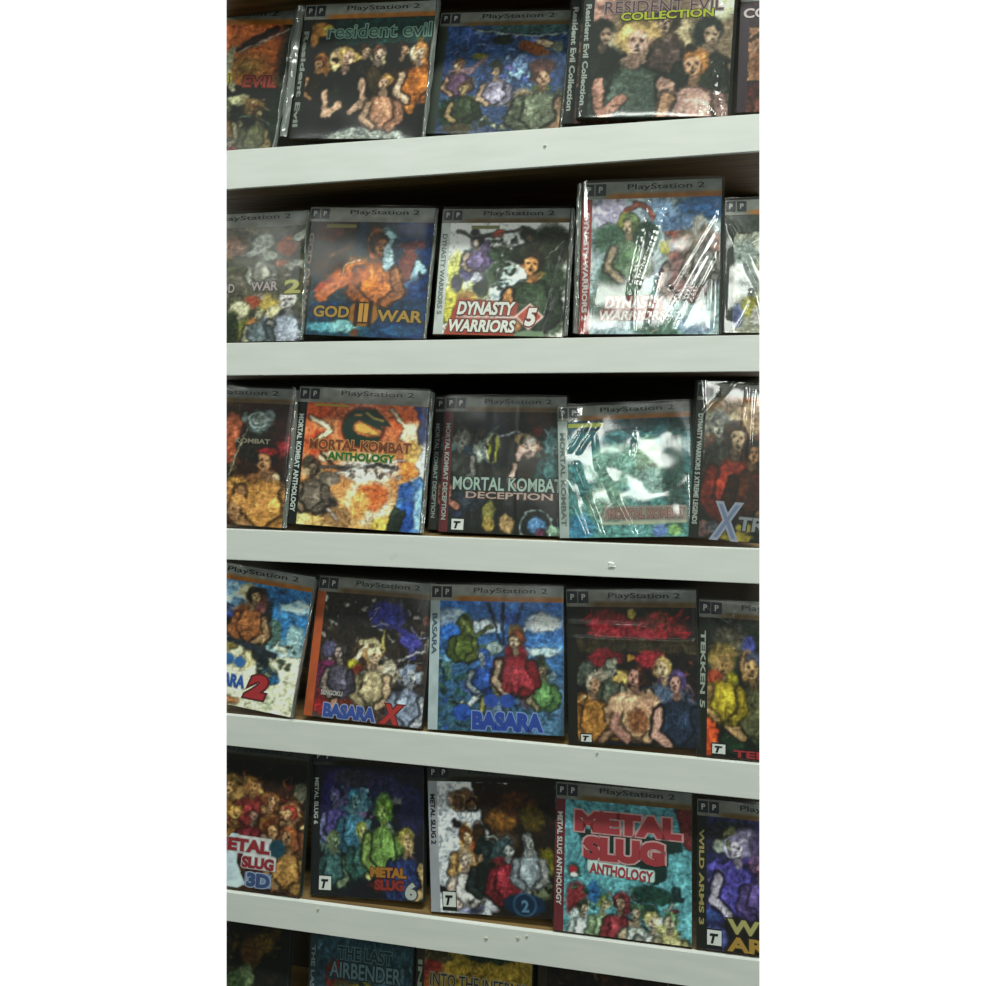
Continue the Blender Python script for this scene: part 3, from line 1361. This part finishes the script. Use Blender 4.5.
for (u, v, r, m, n, sd, b) in [(611, 565, .0045, PAINT, 'filler_lump', 3, 3), 
        (486, 938, .002, GRIME, 'paint_chip', 6, 5), (518, 938, .0025, GRIME, 'paint_chip', 7, 5),
        (527, 936, .0015, GRIME, 'paint_chip', 8, 5), (545, 146, .0016, GRIME, 'paint_chip', 10, 1),
        (318, 909, .0018, GRIME, 'paint_chip', 11, 5), (597, 750 + 3, .0016, GRIME, 'paint_chip', 12, 4)]:
    chip(u, v, r, m, n, sd, board=b)

# ------------------------------------------------------------------ game cases
T = 0.009
SP = 0.075     # spine share of the width
BN = 0.115     # banner share of the height

def wrap_mesh(w, h, rng, ridges, amp, margin, mat, pillow=.0025):
    nx, nz_ = 80, 90
    xs = np.linspace(-margin, w + margin, nx); zs = np.linspace(h + .002, .0005, nz_)
    X, Z = np.meshgrid(xs, zs)
    U = X / w; V = 1 - Z / h
    d = pillow * np.clip(np.sin(np.pi * np.clip(U, 0, 1)), 0, 1) ** .6 * np.clip(np.sin(np.pi * np.clip(V, 0, 1)), 0, 1) ** .5
    def crumple(sc, ang, stretch):
        big = vnoise(rng, 260, 260, 1.0 * sc)
        uu = (X * math.cos(ang) + Z * math.sin(ang)) * 620; vv = (-X * math.sin(ang) + Z * math.cos(ang)) * 620 * stretch
        ui = np.clip(uu + 120, 0, 258); vi = np.clip(vv + 130, 0, 258)
        i0 = ui.astype(int); j0 = vi.astype(int); fu = ui - i0; fv = vi - j0
        return (big[j0, i0] * (1 - fu) + big[j0, i0 + 1] * fu) * (1 - fv) + (big[j0 + 1, i0] * (1 - fu) + big[j0 + 1, i0 + 1] * fu) * fv
    g1 = crumple(22, 1.0, .8) - .5; g2 = crumple(11, 2.1, 1.0) - .5
    d = d + amp * (g1 * 1.4 + g2 * .5)
    # long creases fanning from the corners and seams
    for (x1, y1, x2, y2, wd, hh) in ridges:
        ax, ay, bx, by = x1 / 100, y1 / 100, x2 / 100, y2 / 100
        dx, dy = bx - ax, by - ay
        t = ((U - ax) * dx + (V - ay) * dy) / (dx * dx + dy * dy)
        tc = np.clip(t, 0, 1)
        dist = np.hypot(U - ax - tc * dx, V - ay - tc * dy) * w
        d = d + hh * np.exp(-(dist / wd) ** 2)
    edge = np.minimum(np.minimum(U + margin / w, 1 + margin / w - U), 1.0) * w
    e = np.clip(edge / (margin + .004), 0, 1) ** .6
    y = -(.0016 + np.maximum(d, -.0002)) * 1.0
    y = y * e + (1 - e) * (T * .4)
    y = np.where((U >= 0.0) & (U <= 1.0), np.minimum(y, -.0013), y)
    return grid_mesh('plastic_wrap', xs, zs, y, mat, smooth=True)

def fold_mesh(x, h, wd, rng):
    """crumpled vertical fold of the wrap beside the case"""
    nx, nz_ = 9, 60
    xs = np.linspace(x, x + wd, nx); zs = np.linspace(h * .985, .001, nz_)
    base = np.linspace(0, 1, nx)[None, :]
    y = -.002 - .0035 * np.sin(np.pi * base) + (vnoise(rng, nz_, nx, 3) - .5) * .004 + (vnoise(rng, nz_, nx, 8) - .5) * .003
    y = np.minimum(y, .004)
    return grid_mesh('wrap_fold', xs, zs, y, FILM_FOLD, smooth=True)

MARK_DARK = ink('20242c', 1.0); BADGE_W = ink('e4e8e4'); BADGE_K = ink('101410')
CASES = []

def banner_paint(seed, style):
    rng = np.random.default_rng(seed)
    h, w = 16, 100
    im = np.zeros((h, w, 3)) + np.array(srgb('a8aaa0'))
    xx = np.linspace(0, 1, w)[None, :, None]; yy = np.linspace(0, 1, h)[:, None, None]
    im = im * (1 - .25 * xx) + np.array(srgb('8a96a4')) * .25 * xx
    gold = np.clip((yy - .62) / .15, 0, 1) * np.clip((xx - .14) / .1, 0, 1)
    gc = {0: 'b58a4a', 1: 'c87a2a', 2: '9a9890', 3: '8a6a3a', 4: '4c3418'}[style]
    im = im * (1 - gold) + np.array(srgb(gc)) * gold
    im = im * (1 + .22 * (vnoise(rng, h, w, 4)[..., None] - .5))
    l = ((np.clip(im, 0, 1) + .055) / 1.055) ** 2.4
    return np.clip(l * GAIN * {3: .5, 4: .14}.get(style, .75), 0, .9)  # darker styles have the shelf's shade painted into the banner colours

def make_case(key, row, tl, tr, label, spine='222', spine_text=None, spine_ink='eee', titles=(), art=None, style=0, lean=8.0,
              setback=.022, loose=False, ridges=(), amp=.0008, fold_l=0, fold_r=0, badge=None, banner=True, copy_of=None, bot=None,
              group=None, tag_strip=None, spine_cut=100, thick=1):
    rng = np.random.default_rng(sum(ord(c) * (i + 3) for i, c in enumerate(key)))
    la = math.radians(lean)
    um = (tl[0] + tr[0]) / 2
    base = at_y(um, HOR, setback); base.z = ztop(row, base.x)
    n = Vector((0, -math.cos(la), math.sin(la)))
    P1 = at_plane(tl[0], tl[1], base, n); P2 = at_plane(tr[0], tr[1], base, n)
    ax = (P2 - P1).normalized(); w = (P2 - P1).length
    ay = -n                                   # into the shelf
    az = ax.cross(ay).normalized()
    if az.z < 0: az.negate()
    # slide down until the first bottom corner (front or back) meets the board
    hs = []
    for c in (P1, P2):
        for back in (0, T):
            q = c + ay * back
            hs.append((q.z - ztop(row, q.x)) / az.z)
    h = min(hs) - .0008
    O = P1 - az * h
    M = Matrix((ax, ay, az)).transposed().to_4x4(); M.translation = O
    body = link('game_case', box_mesh('game_case', 0, w, .0002, T, 0, h, TRAY, .0008))
    body.matrix_world = M
    body['label'] = label; body['category'] = 'game case'; body['group'] = group or 'wrapped game cases on the ' + ('top', 'second', 'third', 'fourth', 'fifth', 'lowest')[row - 1] + ' shelf'
    x_s = w * SP; zb = h * (1 - BN) if banner else h
    # spine strip
    sc = np.zeros((40, 6, 3)) + np.array([min(.9, c * GAIN) for c in lin(srgb(spine))])
    sc *= (1 + .3 * (vnoise(rng, 40, 6, 3)[..., None] - .5))
    sp = link('spine', grid_mesh('spine', np.linspace(.0004, x_s, 6), np.linspace(zb, .0006, 40), np.full((40, 6), -.0003), ART, sc), body)
    if spine_text:
        L = zb * .80 * spine_cut / 100
        tm = text_mesh(spine_text, L, x_s * .52, ink(spine_ink), bold=.035, dy=0)
        t = link('spine_title', tm, sp)
        t.matrix_local = Matrix.Translation((x_s * .24, -.0005, zb * .90)) @ Matrix.Rotation(math.radians(90), 4, 'Y')
    # banner
    if banner:
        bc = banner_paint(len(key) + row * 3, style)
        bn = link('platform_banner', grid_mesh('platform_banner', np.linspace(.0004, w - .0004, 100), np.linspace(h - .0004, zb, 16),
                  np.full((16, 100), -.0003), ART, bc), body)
        s = h * BN
        for xx in (x_s * .5 - s * .22, x_s + s * .15):
            q = link('logo_square', box_mesh('logo_square', xx, xx + s * .6, -.0007, -.0003, h - s * .8, h - s * .12, MARK_DARK), bn)
            lt = link('logo_letter', text_mesh('P', s * .22, s * .34, ink('c8ccc8'), bold=.02), q)
            lt.location = (xx + s * .2, -.0008, h - s * .62)
        t = link('banner_lettering', text_mesh('PlayStation 2', w * .55, s * .40, ink('1c2226', 1.0), bold=.012), bn)
        t.location = (w * .33, -.0006, h - s * .58)
    # printed front
    src = ARTS[art or key]
    cols = paint(src, sum(map(ord, art or key)))
    ah = zb - .0006
    cv = link('cover_art', grid_mesh('cover_art', np.linspace(x_s, w - .0006, AW), np.linspace(zb, .0006, AH), np.full((AH, AW), -.0003), ART, cols), body)
    aw = w - x_s
    for tt in titles:
        s_, x0, y0, x1, y1, c1 = tt[:6]
        c2 = tt[6] if len(tt) > 6 else None
        sh = tt[7] if len(tt) > 7 else 0
        bo_ = tt[8] if len(tt) > 8 else .03
        rot = tt[9] if len(tt) > 9 else 0
        t = link('title_lettering', text_mesh(s_, (x1 - x0) / 100 * aw, (y1 - y0) / 100 * ah, ink(c1), ink(c2) if c2 else None, bo_, sh), cv)
        t.matrix_local = Matrix.Translation((x_s + x0 / 100 * aw, -.0006, ah * (1 - y1 / 100))) @ Matrix.Rotation(math.radians(rot), 4, 'Y')
    if badge:
        x0, y0, x1, y1 = badge
        bx0, bx1 = x_s + x0 / 100 * aw, x_s + x1 / 100 * aw; bz0, bz1 = ah * (1 - y1 / 100), ah * (1 - y0 / 100)
        b = link('rating_badge', box_mesh('rating_badge', bx0, bx1, -.0008, -.0003, bz0, bz1, BADGE_K), cv)
        b2 = box_mesh('p', bx0 + .0008, bx1 - .0008, -.0010, -.0006, bz0 + (bz1 - bz0) * .2, bz1 - .0012, BADGE_W)
        t = link('badge_letter', text_mesh('T', (bx1 - bx0) * .55, (bz1 - bz0) * .5, BADGE_K, bold=.06, shear=.25), cv)
        t.location = (bx0 + (bx1 - bx0) * .2, -.0011, bz0 + (bz1 - bz0) * .28)
        link('badge_panel', b2, cv)
    if tag_strip:
        x0, y0, x1, y1, c = tag_strip
        link('format_strip', box_mesh('format_strip', x_s + x0 / 100 * aw, x_s + x1 / 100 * aw, -.0006, -.0003, ah * (1 - y1 / 100), ah * (1 - y0 / 100), ink(c)), cv)
    # wrap
    link('plastic_wrap', wrap_mesh(w, h, rng, ridges, amp, .003, FILM_LOOSE if loose else FILM), body)
    if fold_l: link('wrap_fold', fold_mesh(-fold_l, h, fold_l - .0005, rng), body)
    if fold_r: link('wrap_fold', fold_mesh(w + .0005, h, fold_r, rng), body)
    CASES.append(body)
    return body

K = 'dark'
# top shelf
make_case('A1', 1, (163, 9), (296, 8), 'case with an orange sky cover, cut off at the left end of the top row',
  spine='1a1814', titles=[('EVIL', 68, 40, 94, 49, '9a3a2c', '5a1c14'), ('4', 52, 39, 57, 48, 'c0b040', '403c20')], style=1, fold_r=.0045, setback=.034)
make_case('B1', 1, (306, 5), (437, 0), 'wrapped case with a dark group portrait under pale green lettering, on the top shelf',
  spine='10140f', spine_text='Resident Evil', spine_ink='8a9288', titles=[('resident evil', 14, 5, 98, 16, '244844', '80a898', 0, -.01)], style=1,
  ridges=[(62, 0, 64, 85, .0008, .0012)], fold_l=.011, fold_r=.005, setback=.014)
make_case('C1', 1, (441, 13), (572, 10), 'wrapped dim case with a blue sky and orange cannon cover, on the top shelf',
  spine='3c443c', style=3, lean=9, setback=.034, fold_r=.006)
make_case('D1b', 1, (573, -22), (728, -29), 'wrapped case hidden behind the big group portrait case, only its lettered spine showing',
  art='E1', spine='0c120e', spine_text='Resident Evil Collection', spine_ink='a8b0a8', lean=3.5, setback=.0255, style=1)
make_case('D1', 1, (586, -24), (737, -31), 'wrapped large case with a bright group portrait and yellow green lettering, on the top shelf',
  spine='0c120e', spine_text='Resident Evil Collection', spine_ink='b8c0b8', lean=4, setback=.007, loose=True,
  titles=[('RESIDENT EVIL', 8, 8.5, 92, 17.5, '4c3034', 'a88c90', 0, -.01), ('COLLECTION', 20, 17.5, 86, 24, 'c8d02c', '1c2010', 0, .03, -1)], style=1,
  ridges=[(92, 25, 84, 95, .0012, .0025), (97, 20, 90, 98, .0012, .003), (99, 50, 86, 98, .001, .002), (88, 60, 98, 98, .001, .002)], amp=.0009)
make_case('E1', 1, (741, -12), (873, -20), 'wrapped case with a plum top and big letter C, right end of top row',
  spine='30202c', titles=[('CODE', -5, 6, 32, 15, 'd0c0c0')], style=1, setback=.016, ridges=[(22, 60, 12, 98, .001, .002)])
# second shelf
make_case('A2', 2, (177, 217), (308, 210), 'wrapped case with a grey beast cover and yellow number 2, left end of second row',
  spine='1a1814', titles=[('GOD', 28, 49, 45, 57, 'a89c98', '3c3430'), ('WAR', 58, 48, 80, 56, 'b0a0a0', '3c3034'), ('2', 85, 47, 98, 59, 'b0ac5c', '4c4c28', 0, .04)], style=2, fold_r=.004)
make_case('B2', 2, (311, 207), (436, 208), 'wrapped case with an orange and blue figure cover and gold lettering, on the second shelf',
  spine='10140f', spine_text='GOD OF WAR', spine_ink='8c7060', titles=[('GOD', 5, 74, 36, 84, 'b08c3c', '1c1c14'), ('WAR', 60, 76, 98, 86, 'b08c3c', '1c1c14'), ('II', 44, 71, 52, 87, 'c8923c', '2c1808', 0, .05)], style=2, fold_r=.004,
  tag_strip=(8, 2, 34, 5, '8c8444'), ridges=[(3, 10, 1, 98, .001, .002)])
make_case('C2', 2, (443, 209), (571, 208), 'wrapped case with a white cover, red title block and number 5, on the second shelf',
  spine='c8d0cc', spine_text='DYNASTY WARRIORS 5', spine_ink='6c7470', spine_cut=90,
  titles=[('DYNASTY', 11, 70, 60, 82, 'f0f0e8', '4c2c24', .2, .04), ('WARRIORS', 5, 86, 61, 97, 'f0f0e8', '4c2c24', .2, .04), ('5', 68, 75, 78, 91, 'f4f0ec', '6c2418', .2, .05)],
  style=3, tag_strip=(18, 2, 42, 5, '84844c'), ridges=[(98, 25, 88, 80, .001, .0016), (96, 60, 80, 98, .001, .0012)], fold_r=.005)
make_case('D2', 2, (583, 183), (722, 178), 'wrapped large crinkle wrapped case with pale blue cover and red spine, on the second shelf',
  spine='a83430', spine_text='DYNASTY WARRIORS 2', spine_ink='e4e0e0', lean=5, setback=.008, loose=True,
  titles=[('DYNASTY', 12, 72, 58, 81, 'e8e4dc', '8c3c2c', .2, .04), ('WARRIORS', 8, 82.5, 60, 89.5, 'e8e4dc', '8c3c2c', .2, .03)],
  style=1, amp=.0008, fold_l=.006, ridges=[(52, 0, 36, 76, .0011, .0035), (60, 18, 42, 70, .0008, .002), (98, 20, 66, 70, .0009, .0025), (98, 30, 60, 95, .0009, .002),
   (100, 42, 70, 98, .0009, .0025), (99, 0, 96, 98, .0011, .003), (58, 60, 48, 98, .0009, .002), (90, 50, 62, 98, .0008, .002), (40, 70, 40, 99, .001, .003)])
make_case('E2', 2, (725, 200), (856, 196), 'wrapped case under very crinkled glaring film, right end of the second row',
  spine='2c342c', style=1, loose=True, setback=.014, lean=3.5, amp=.0015,
  ridges=[(4, 20, 28, 70, .0012, .003), (8, 18, 34, 60, .001, .003), (22, 70, 30, 99, .0015, .003), (12, 96, 24, 74, .001, .003), (20, 30, 44, 16, .002, .003)])
# third shelf
make_case('A3', 3, (164, 384), (296, 389), 'wrapped case with a dark red fighter cover and grey emblem, left end of third row',
  spine='1a1814', titles=[('KOMBAT', 56, 29, 84, 33, '8c8470')], style=3, fold_r=.006, setback=.006)
make_case('B3', 3, (300, 386), (431, 391), 'wrapped case with a fiery orange and blue cover and round emblem, on the third shelf',
  spine='0c100c', spine_text='MORTAL KOMBAT ANTHOLOGY', spine_ink='d4dcd8', setback=.006,
  titles=[('MORTAL KOMBAT', 5, 29.5, 88, 38, '7c3c24', 'c88c50', 0, .03), ('ANTHOLOGY', 21, 39.5, 76, 46, '1c6c3c', 'c8b44c', 0, .04)], style=2, fold_r=.005,
  tag_strip=(6, 0.5, 34, 2.5, 'c0a040'))
make_case('C3b', 3, (436, 397), (545, 398), 'wrapped case behind the dark black and red spined case, only its lettered spine showing',
  art='C3', spine='2c2c28', spine_text='MORTAL KOMBAT DECEPTION', spine_ink='98a09c', setback=.030, lean=10, style=3)
make_case('C3', 3, (446, 396), (567, 397), 'wrapped dark case with faces around pale grey two line lettering, on the third shelf',
  spine='5c1c20', spine_text='MORTAL KOMBAT DECEPTION', spine_ink='a0a8a4', setback=.016, lean=10,
  titles=[('MORTAL KOMBAT', 3, 54, 99, 65, 'a8c0b4', '10180f', 0, .02), ('DECEPTION', 15, 66, 91, 71.5, 'b8a498', '4c1c18', 0, .02)], style=3, badge=(3, 88, 15, 100),
  ridges=[(62, 5, 64, 90, .0008, .0012)])
make_case('D3', 3, (557, 407), (690, 401), 'wrapped case with a plain teal cover under glaring white reflections, on the third shelf',
  spine='b8c4c0', spine_text='MORTAL KOMBAT', spine_ink='6c7c78', loose=True, setback=.004, lean=10, amp=.0022,
  titles=[('MORTAL KOMBAT', 32, 76, 92, 84, 'b08478', '70605c', 0, .03)], style=1, tag_strip=(1, 2, 30, 5.5, 'b8c83c'),
  ridges=[(28, 20, 30, 48, .0012, .003), (30, 44, 56, 99, .0016, .0045), (14, 46, 32, 99, .002, .004), (60, 20, 56, 40, .001, .003), (10, 34, 24, 14, .0012, .003), (16, 36, 32, 14, .001, .003), (5, 60, 20, 98, .002, .003)])
make_case('E3', 3, (698, 382), (832, 389), 'wrapped case with red brown warriors and chrome X lettering, right end of third row',
  spine='0c100c', spine_text='DYNASTY WARRIORS 5 XTREME LEGENDS', spine_ink='c8d0c8', loose=True, setback=.003, lean=4, amp=.0008,
  titles=[('X', 12, 74, 32, 98, '8090b4', 'b0b8cc', .15, .0), ('TREME', 32, 82, 84, 92, 'a0a4a8', '30343c', .1)], style=1,
  ridges=[(2, -10, 6, 22, .0012, .003), (34, -8, 4, 22, .001, .003), (28, -8, 8, 20, .0009, .002), (38, 0, 36, 24, .001, .003), (42, 0, 40, 90, .001, .002)])
# fourth shelf
make_case('A4', 4, (188, 556), (316, 577), 'case with a blue sky cover and large red number 2, left end of fourth row',
  spine='c8d0cc', titles=[('BASARA', 26, 75, 59, 85, '2c5cac', 'b0bccc', 0, .05), ('2', 60, 72, 77, 91, 'b02c34', '5c1c20', .2, .06)], style=1, setback=.002, fold_r=.003, lean=11)
make_case('B4', 4, (320, 575), (435, 584), 'wrapped case with a crowded cover, purple fan shape and orange spine, on the fourth shelf',
  spine='b45428', titles=[('BASARA', 10, 88, 58, 99, '3450a0', '98a4c0', 0, .06), ('X', 62, 84, 82, 99, 'b43430', '6c201c', .25, .06), ('SENGOKU', 6, 78, 26, 82, 'c0c0bc', '3c2020')], style=3, setback=.003, lean=13)
make_case('C4', 4, (431, 584), (564, 586), 'wrapped case with a blue sky and red coat cover, pale spine, on the fourth shelf',
  spine='b8c8cc', spine_text='BASARA', spine_ink='4c6478', spine_cut=40, setback=.004, lean=10.5,
  titles=[('BASARA', 28, 84, 84, 98, '2848a4', '7c98d0', 0, .06)], style=1)
make_case('D4', 4, (566, 589), (696, 590), 'wrapped case with red flames above bare chested fighters, on the fourth shelf',
  spine='14140f', setback=.003,
  style=3, badge=(2, 92, 12, 99.5), ridges=[(-4, 22, 60, 24, .001, .0028), (0, 32, 100, 33, .0008, .0012)], loose=False)
make_case('E4', 4, (699, 599), (831, 607), 'case with an olive and yellow cover and orange spine base, right end of fourth row',
  spine='14180f', spine_text='TEKKEN 5', spine_ink='a0a89c', spine_cut=70, setback=.003,
  titles=[('TEKKEN', 22, 94, 80, 99, 'a83038', '401418')], style=3, badge=(4, 90, 16, 99.5), ridges=[(4, 8, 26, 14, .001, .003), (10, 10, 30, 18, .001, .003), (30, 8, 24, 16, .001, .003)])
# fifth shelf
make_case('A5', 5, (180, 736), (310, 750), 'case with a brown and red crowd and blue 3D lettering, left end of fifth row',
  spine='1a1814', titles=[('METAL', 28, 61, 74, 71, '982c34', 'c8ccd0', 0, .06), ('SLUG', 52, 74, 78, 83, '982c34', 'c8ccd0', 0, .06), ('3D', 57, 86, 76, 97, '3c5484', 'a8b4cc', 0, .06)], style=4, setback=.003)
make_case('B5', 5, (314, 748), (424, 751), 'dark navy case with a teal and green cover and number 6, on the fifth shelf',
  spine='101418', spine_text='METAL SLUG 6', spine_ink='b8c0bc', spine_cut=45, setback=.010, lean=11,
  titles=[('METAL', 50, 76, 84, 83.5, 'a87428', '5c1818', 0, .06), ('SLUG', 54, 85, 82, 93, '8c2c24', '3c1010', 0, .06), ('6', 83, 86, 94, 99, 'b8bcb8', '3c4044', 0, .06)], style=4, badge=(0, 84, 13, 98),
  ridges=[(44, 30, 44, 99, .0008, .0015)])
make_case('C5', 5, (427, 764), (555, 767), 'wrapped case with a half white half brown cover and white spine, on the fifth shelf',
  spine='a8acb4', spine_text='METAL SLUG 2', spine_ink='1c1c20', spine_cut=48, setback=.009, lean=6,
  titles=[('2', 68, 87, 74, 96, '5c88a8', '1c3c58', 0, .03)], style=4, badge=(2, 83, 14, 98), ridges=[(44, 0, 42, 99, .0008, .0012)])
make_case('D5', 5, (556, 781), (692, 793), 'wrapped case with a light blue cover and big red block lettering, on the fifth shelf',
  spine='6c2830', spine_text='METAL SLUG ANTHOLOGY', spine_ink='d4d4d0', spine_cut=88, setback=.003, lean=9,
  titles=[('METAL', 8, 7, 92, 23, 'a43840', 'c89898', 0, .07), ('SLUG', 15, 26, 79, 44, 'a43840', 'c8a0a0', 0, .07), ('ANTHOLOGY', 20, 45.5, 70, 54, 'a83c48', None, 0, .04, 3)], style=3)
make_case('E5', 5, (697, 798), (830, 811), 'wrapped case with a purple and white winged cover and gold lettering, on the fifth shelf',
  spine='141814', spine_text='WILD ARMS 3', spine_ink='a0945c', spine_cut=90, setback=.003, lean=9.5,
  titles=[('WILD', 17, 75, 76, 86, 'b0ac6c', '2c2418', 0, .04), ('ARMS', 17, 88, 76, 99, 'b08c3c', '2c2010', 0, .04)], style=3, badge=(0, 84, 13, 99))
# sixth row, only the tops in the picture
make_case('A6', 6, (160, 911), (291, 929), 'wrapped dark brown green case at the left end of the lowest row',
  spine='14140f', style=3, setback=.012, banner=False)
make_case('B6', 6, (311, 930), (414, 943), 'wrapped blue grey case with dark lettering in the lowest row',
  spine='2c3c44', spine_text='THE LAST AIRBENDER', spine_ink='7c8c90', style=3, setback=.012, banner=False,
  titles=[('THE LAST', 22, 8, 78, 17, '1c3038', '5c7880', 0, .02), ('AIRBENDER', 14, 19, 88, 30, '6c8890', '1c3038', 0, .02)])
make_case('C6', 6, (417, 944), (533, 960), 'wrapped yellow case with dark lettering in the lowest row',
  spine='302c24', spine_text='INFERNO', spine_ink='98a090', style=3, setback=.012, banner=False,
  titles=[('INTO THE INFERNO', 6, 17, 96, 26, '2c2c28', 'a8a088', 0, .0)])
make_case('D6', 6, (538, 960), (668, 977), 'wrapped dark brown case in the lowest row, right of the yellow one',
  spine='30281c', style=3, setback=.012, banner=False)


# ------------------------------------------------------------------ end of the bay
bpy.context.view_layer.update()
def clip(o, n):
    """True if anything is left of the mesh inside the bay"""
    mw = o.matrix_world
    me = o.data
    cos = np.empty(len(me.vertices) * 3, dtype=np.float32); me.vertices.foreach_get('co', cos)
    A = np.array(mw)
    W = cos.reshape(-1, 3) @ A[:3, :3].T + A[:3, 3]
    d = (W - np.array(CAM)) @ np.array(n)
    if d.max() <= 0: return True
    if d.min() >= 0: return False
    inv = mw.inverted()
    pc = inv @ CAM
    pn = (mw.to_3x3().transposed() @ n)
    bm = bmesh.new(); bm.from_mesh(me)
    r = bmesh.ops.bisect_plane(bm, geom=bm.verts[:] + bm.edges[:] + bm.faces[:], plane_co=pc, plane_no=pn, clear_outer=True, dist=1e-7)
    if o.name.split('.')[0] in ('game_case', 'shelf_board', 'front_edge', 'back_panel'):
        ed = [g for g in r['geom_cut'] if isinstance(g, bmesh.types.BMEdge)]
        bmesh.ops.holes_fill(bm, edges=ed)
    ok = len(bm.faces) > 0
    bm.to_mesh(me); bm.free()
    return ok
for nm in [x.name for x in COL.objects if x.type == 'MESH']:
    o = bpy.data.objects.get(nm)
    if o is None: continue
    keep = clip(o, LN) and clip(o, RN)
    if not keep:
        for ch in list(o.children_recursive): bpy.data.objects.remove(ch)
        bpy.data.objects.remove(o)
        bpy.context.view_layer.update()
CASES = []

# ------------------------------------------------------------------ light
def area_light(name, loc, target, sx, sy, power, col=(0.955, 1.0, 0.935)):
    ld = bpy.data.lights.new(name, 'AREA'); ld.shape = 'RECTANGLE'; ld.size = sx; ld.size_y = sy
    ld.energy = power; ld.color = col
    o = bpy.data.objects.new(name, ld); COL.objects.link(o)
    o.location = loc
    d = Vector(target) - Vector(loc)
    o.rotation_euler = d.to_track_quat('-Z', 'Y').to_euler()
    return o
area_light('ceiling_or_glint_light', (0.3, -1.2, 4.3), (0.1, 0, 1.45), 1.5, 0.15, 122)
area_light('ceiling_or_glint_light', (-0.4, -5.5, 2.95), (0, 0, 1.4), 2.0, 0.6, 24)  # added panel behind the camera, set to mirror as glare in the film
area_light('ceiling_or_glint_light', (-1.5, -2.4, 2.9), (0, 0, 1.4), 1.2, 0.12, 12)  # extra light put in at front left for glints on the wraps
area_light('ceiling_or_glint_light', (1.25, -2.5, 2.1), (0.3, 0, 1.5), 0.8, 0.55, 17)  # unseen light added low at the right, sized for broad film reflections

w = bpy.data.worlds.new('world'); scene.world = w; w.use_nodes = True
N, L = w.node_tree.nodes, w.node_tree.links
bgn = N['Background']
geo = N.new('ShaderNodeTexCoord')
dot = N.new('ShaderNodeVectorMath'); dot.operation = 'DOT_PRODUCT'
dot.inputs[1].default_value = (0, 1, 0)
L.new(geo.outputs['Generated'], dot.inputs[0])
cr = N.new('ShaderNodeValToRGB')
cr.color_ramp.elements[0].position = 0.40; cr.color_ramp.elements[0].color = (0.035, 0.045, 0.036, 1)
cr.color_ramp.elements[1].position = 0.50; cr.color_ramp.elements[1].color = (1.0, 1.0, 1.0, 1)
L.new(dot.outputs['Value'], cr.inputs[0]); L.new(cr.outputs[0], bgn.inputs['Color'])
bgn.inputs['Strength'].default_value = 1.1

scene.view_settings.view_transform = 'Standard'
scene.view_settings.look = 'None'
scene.view_settings.gamma = 1
scene.view_settings.exposure = 0
scene.view_settings.use_curve_mapping = False
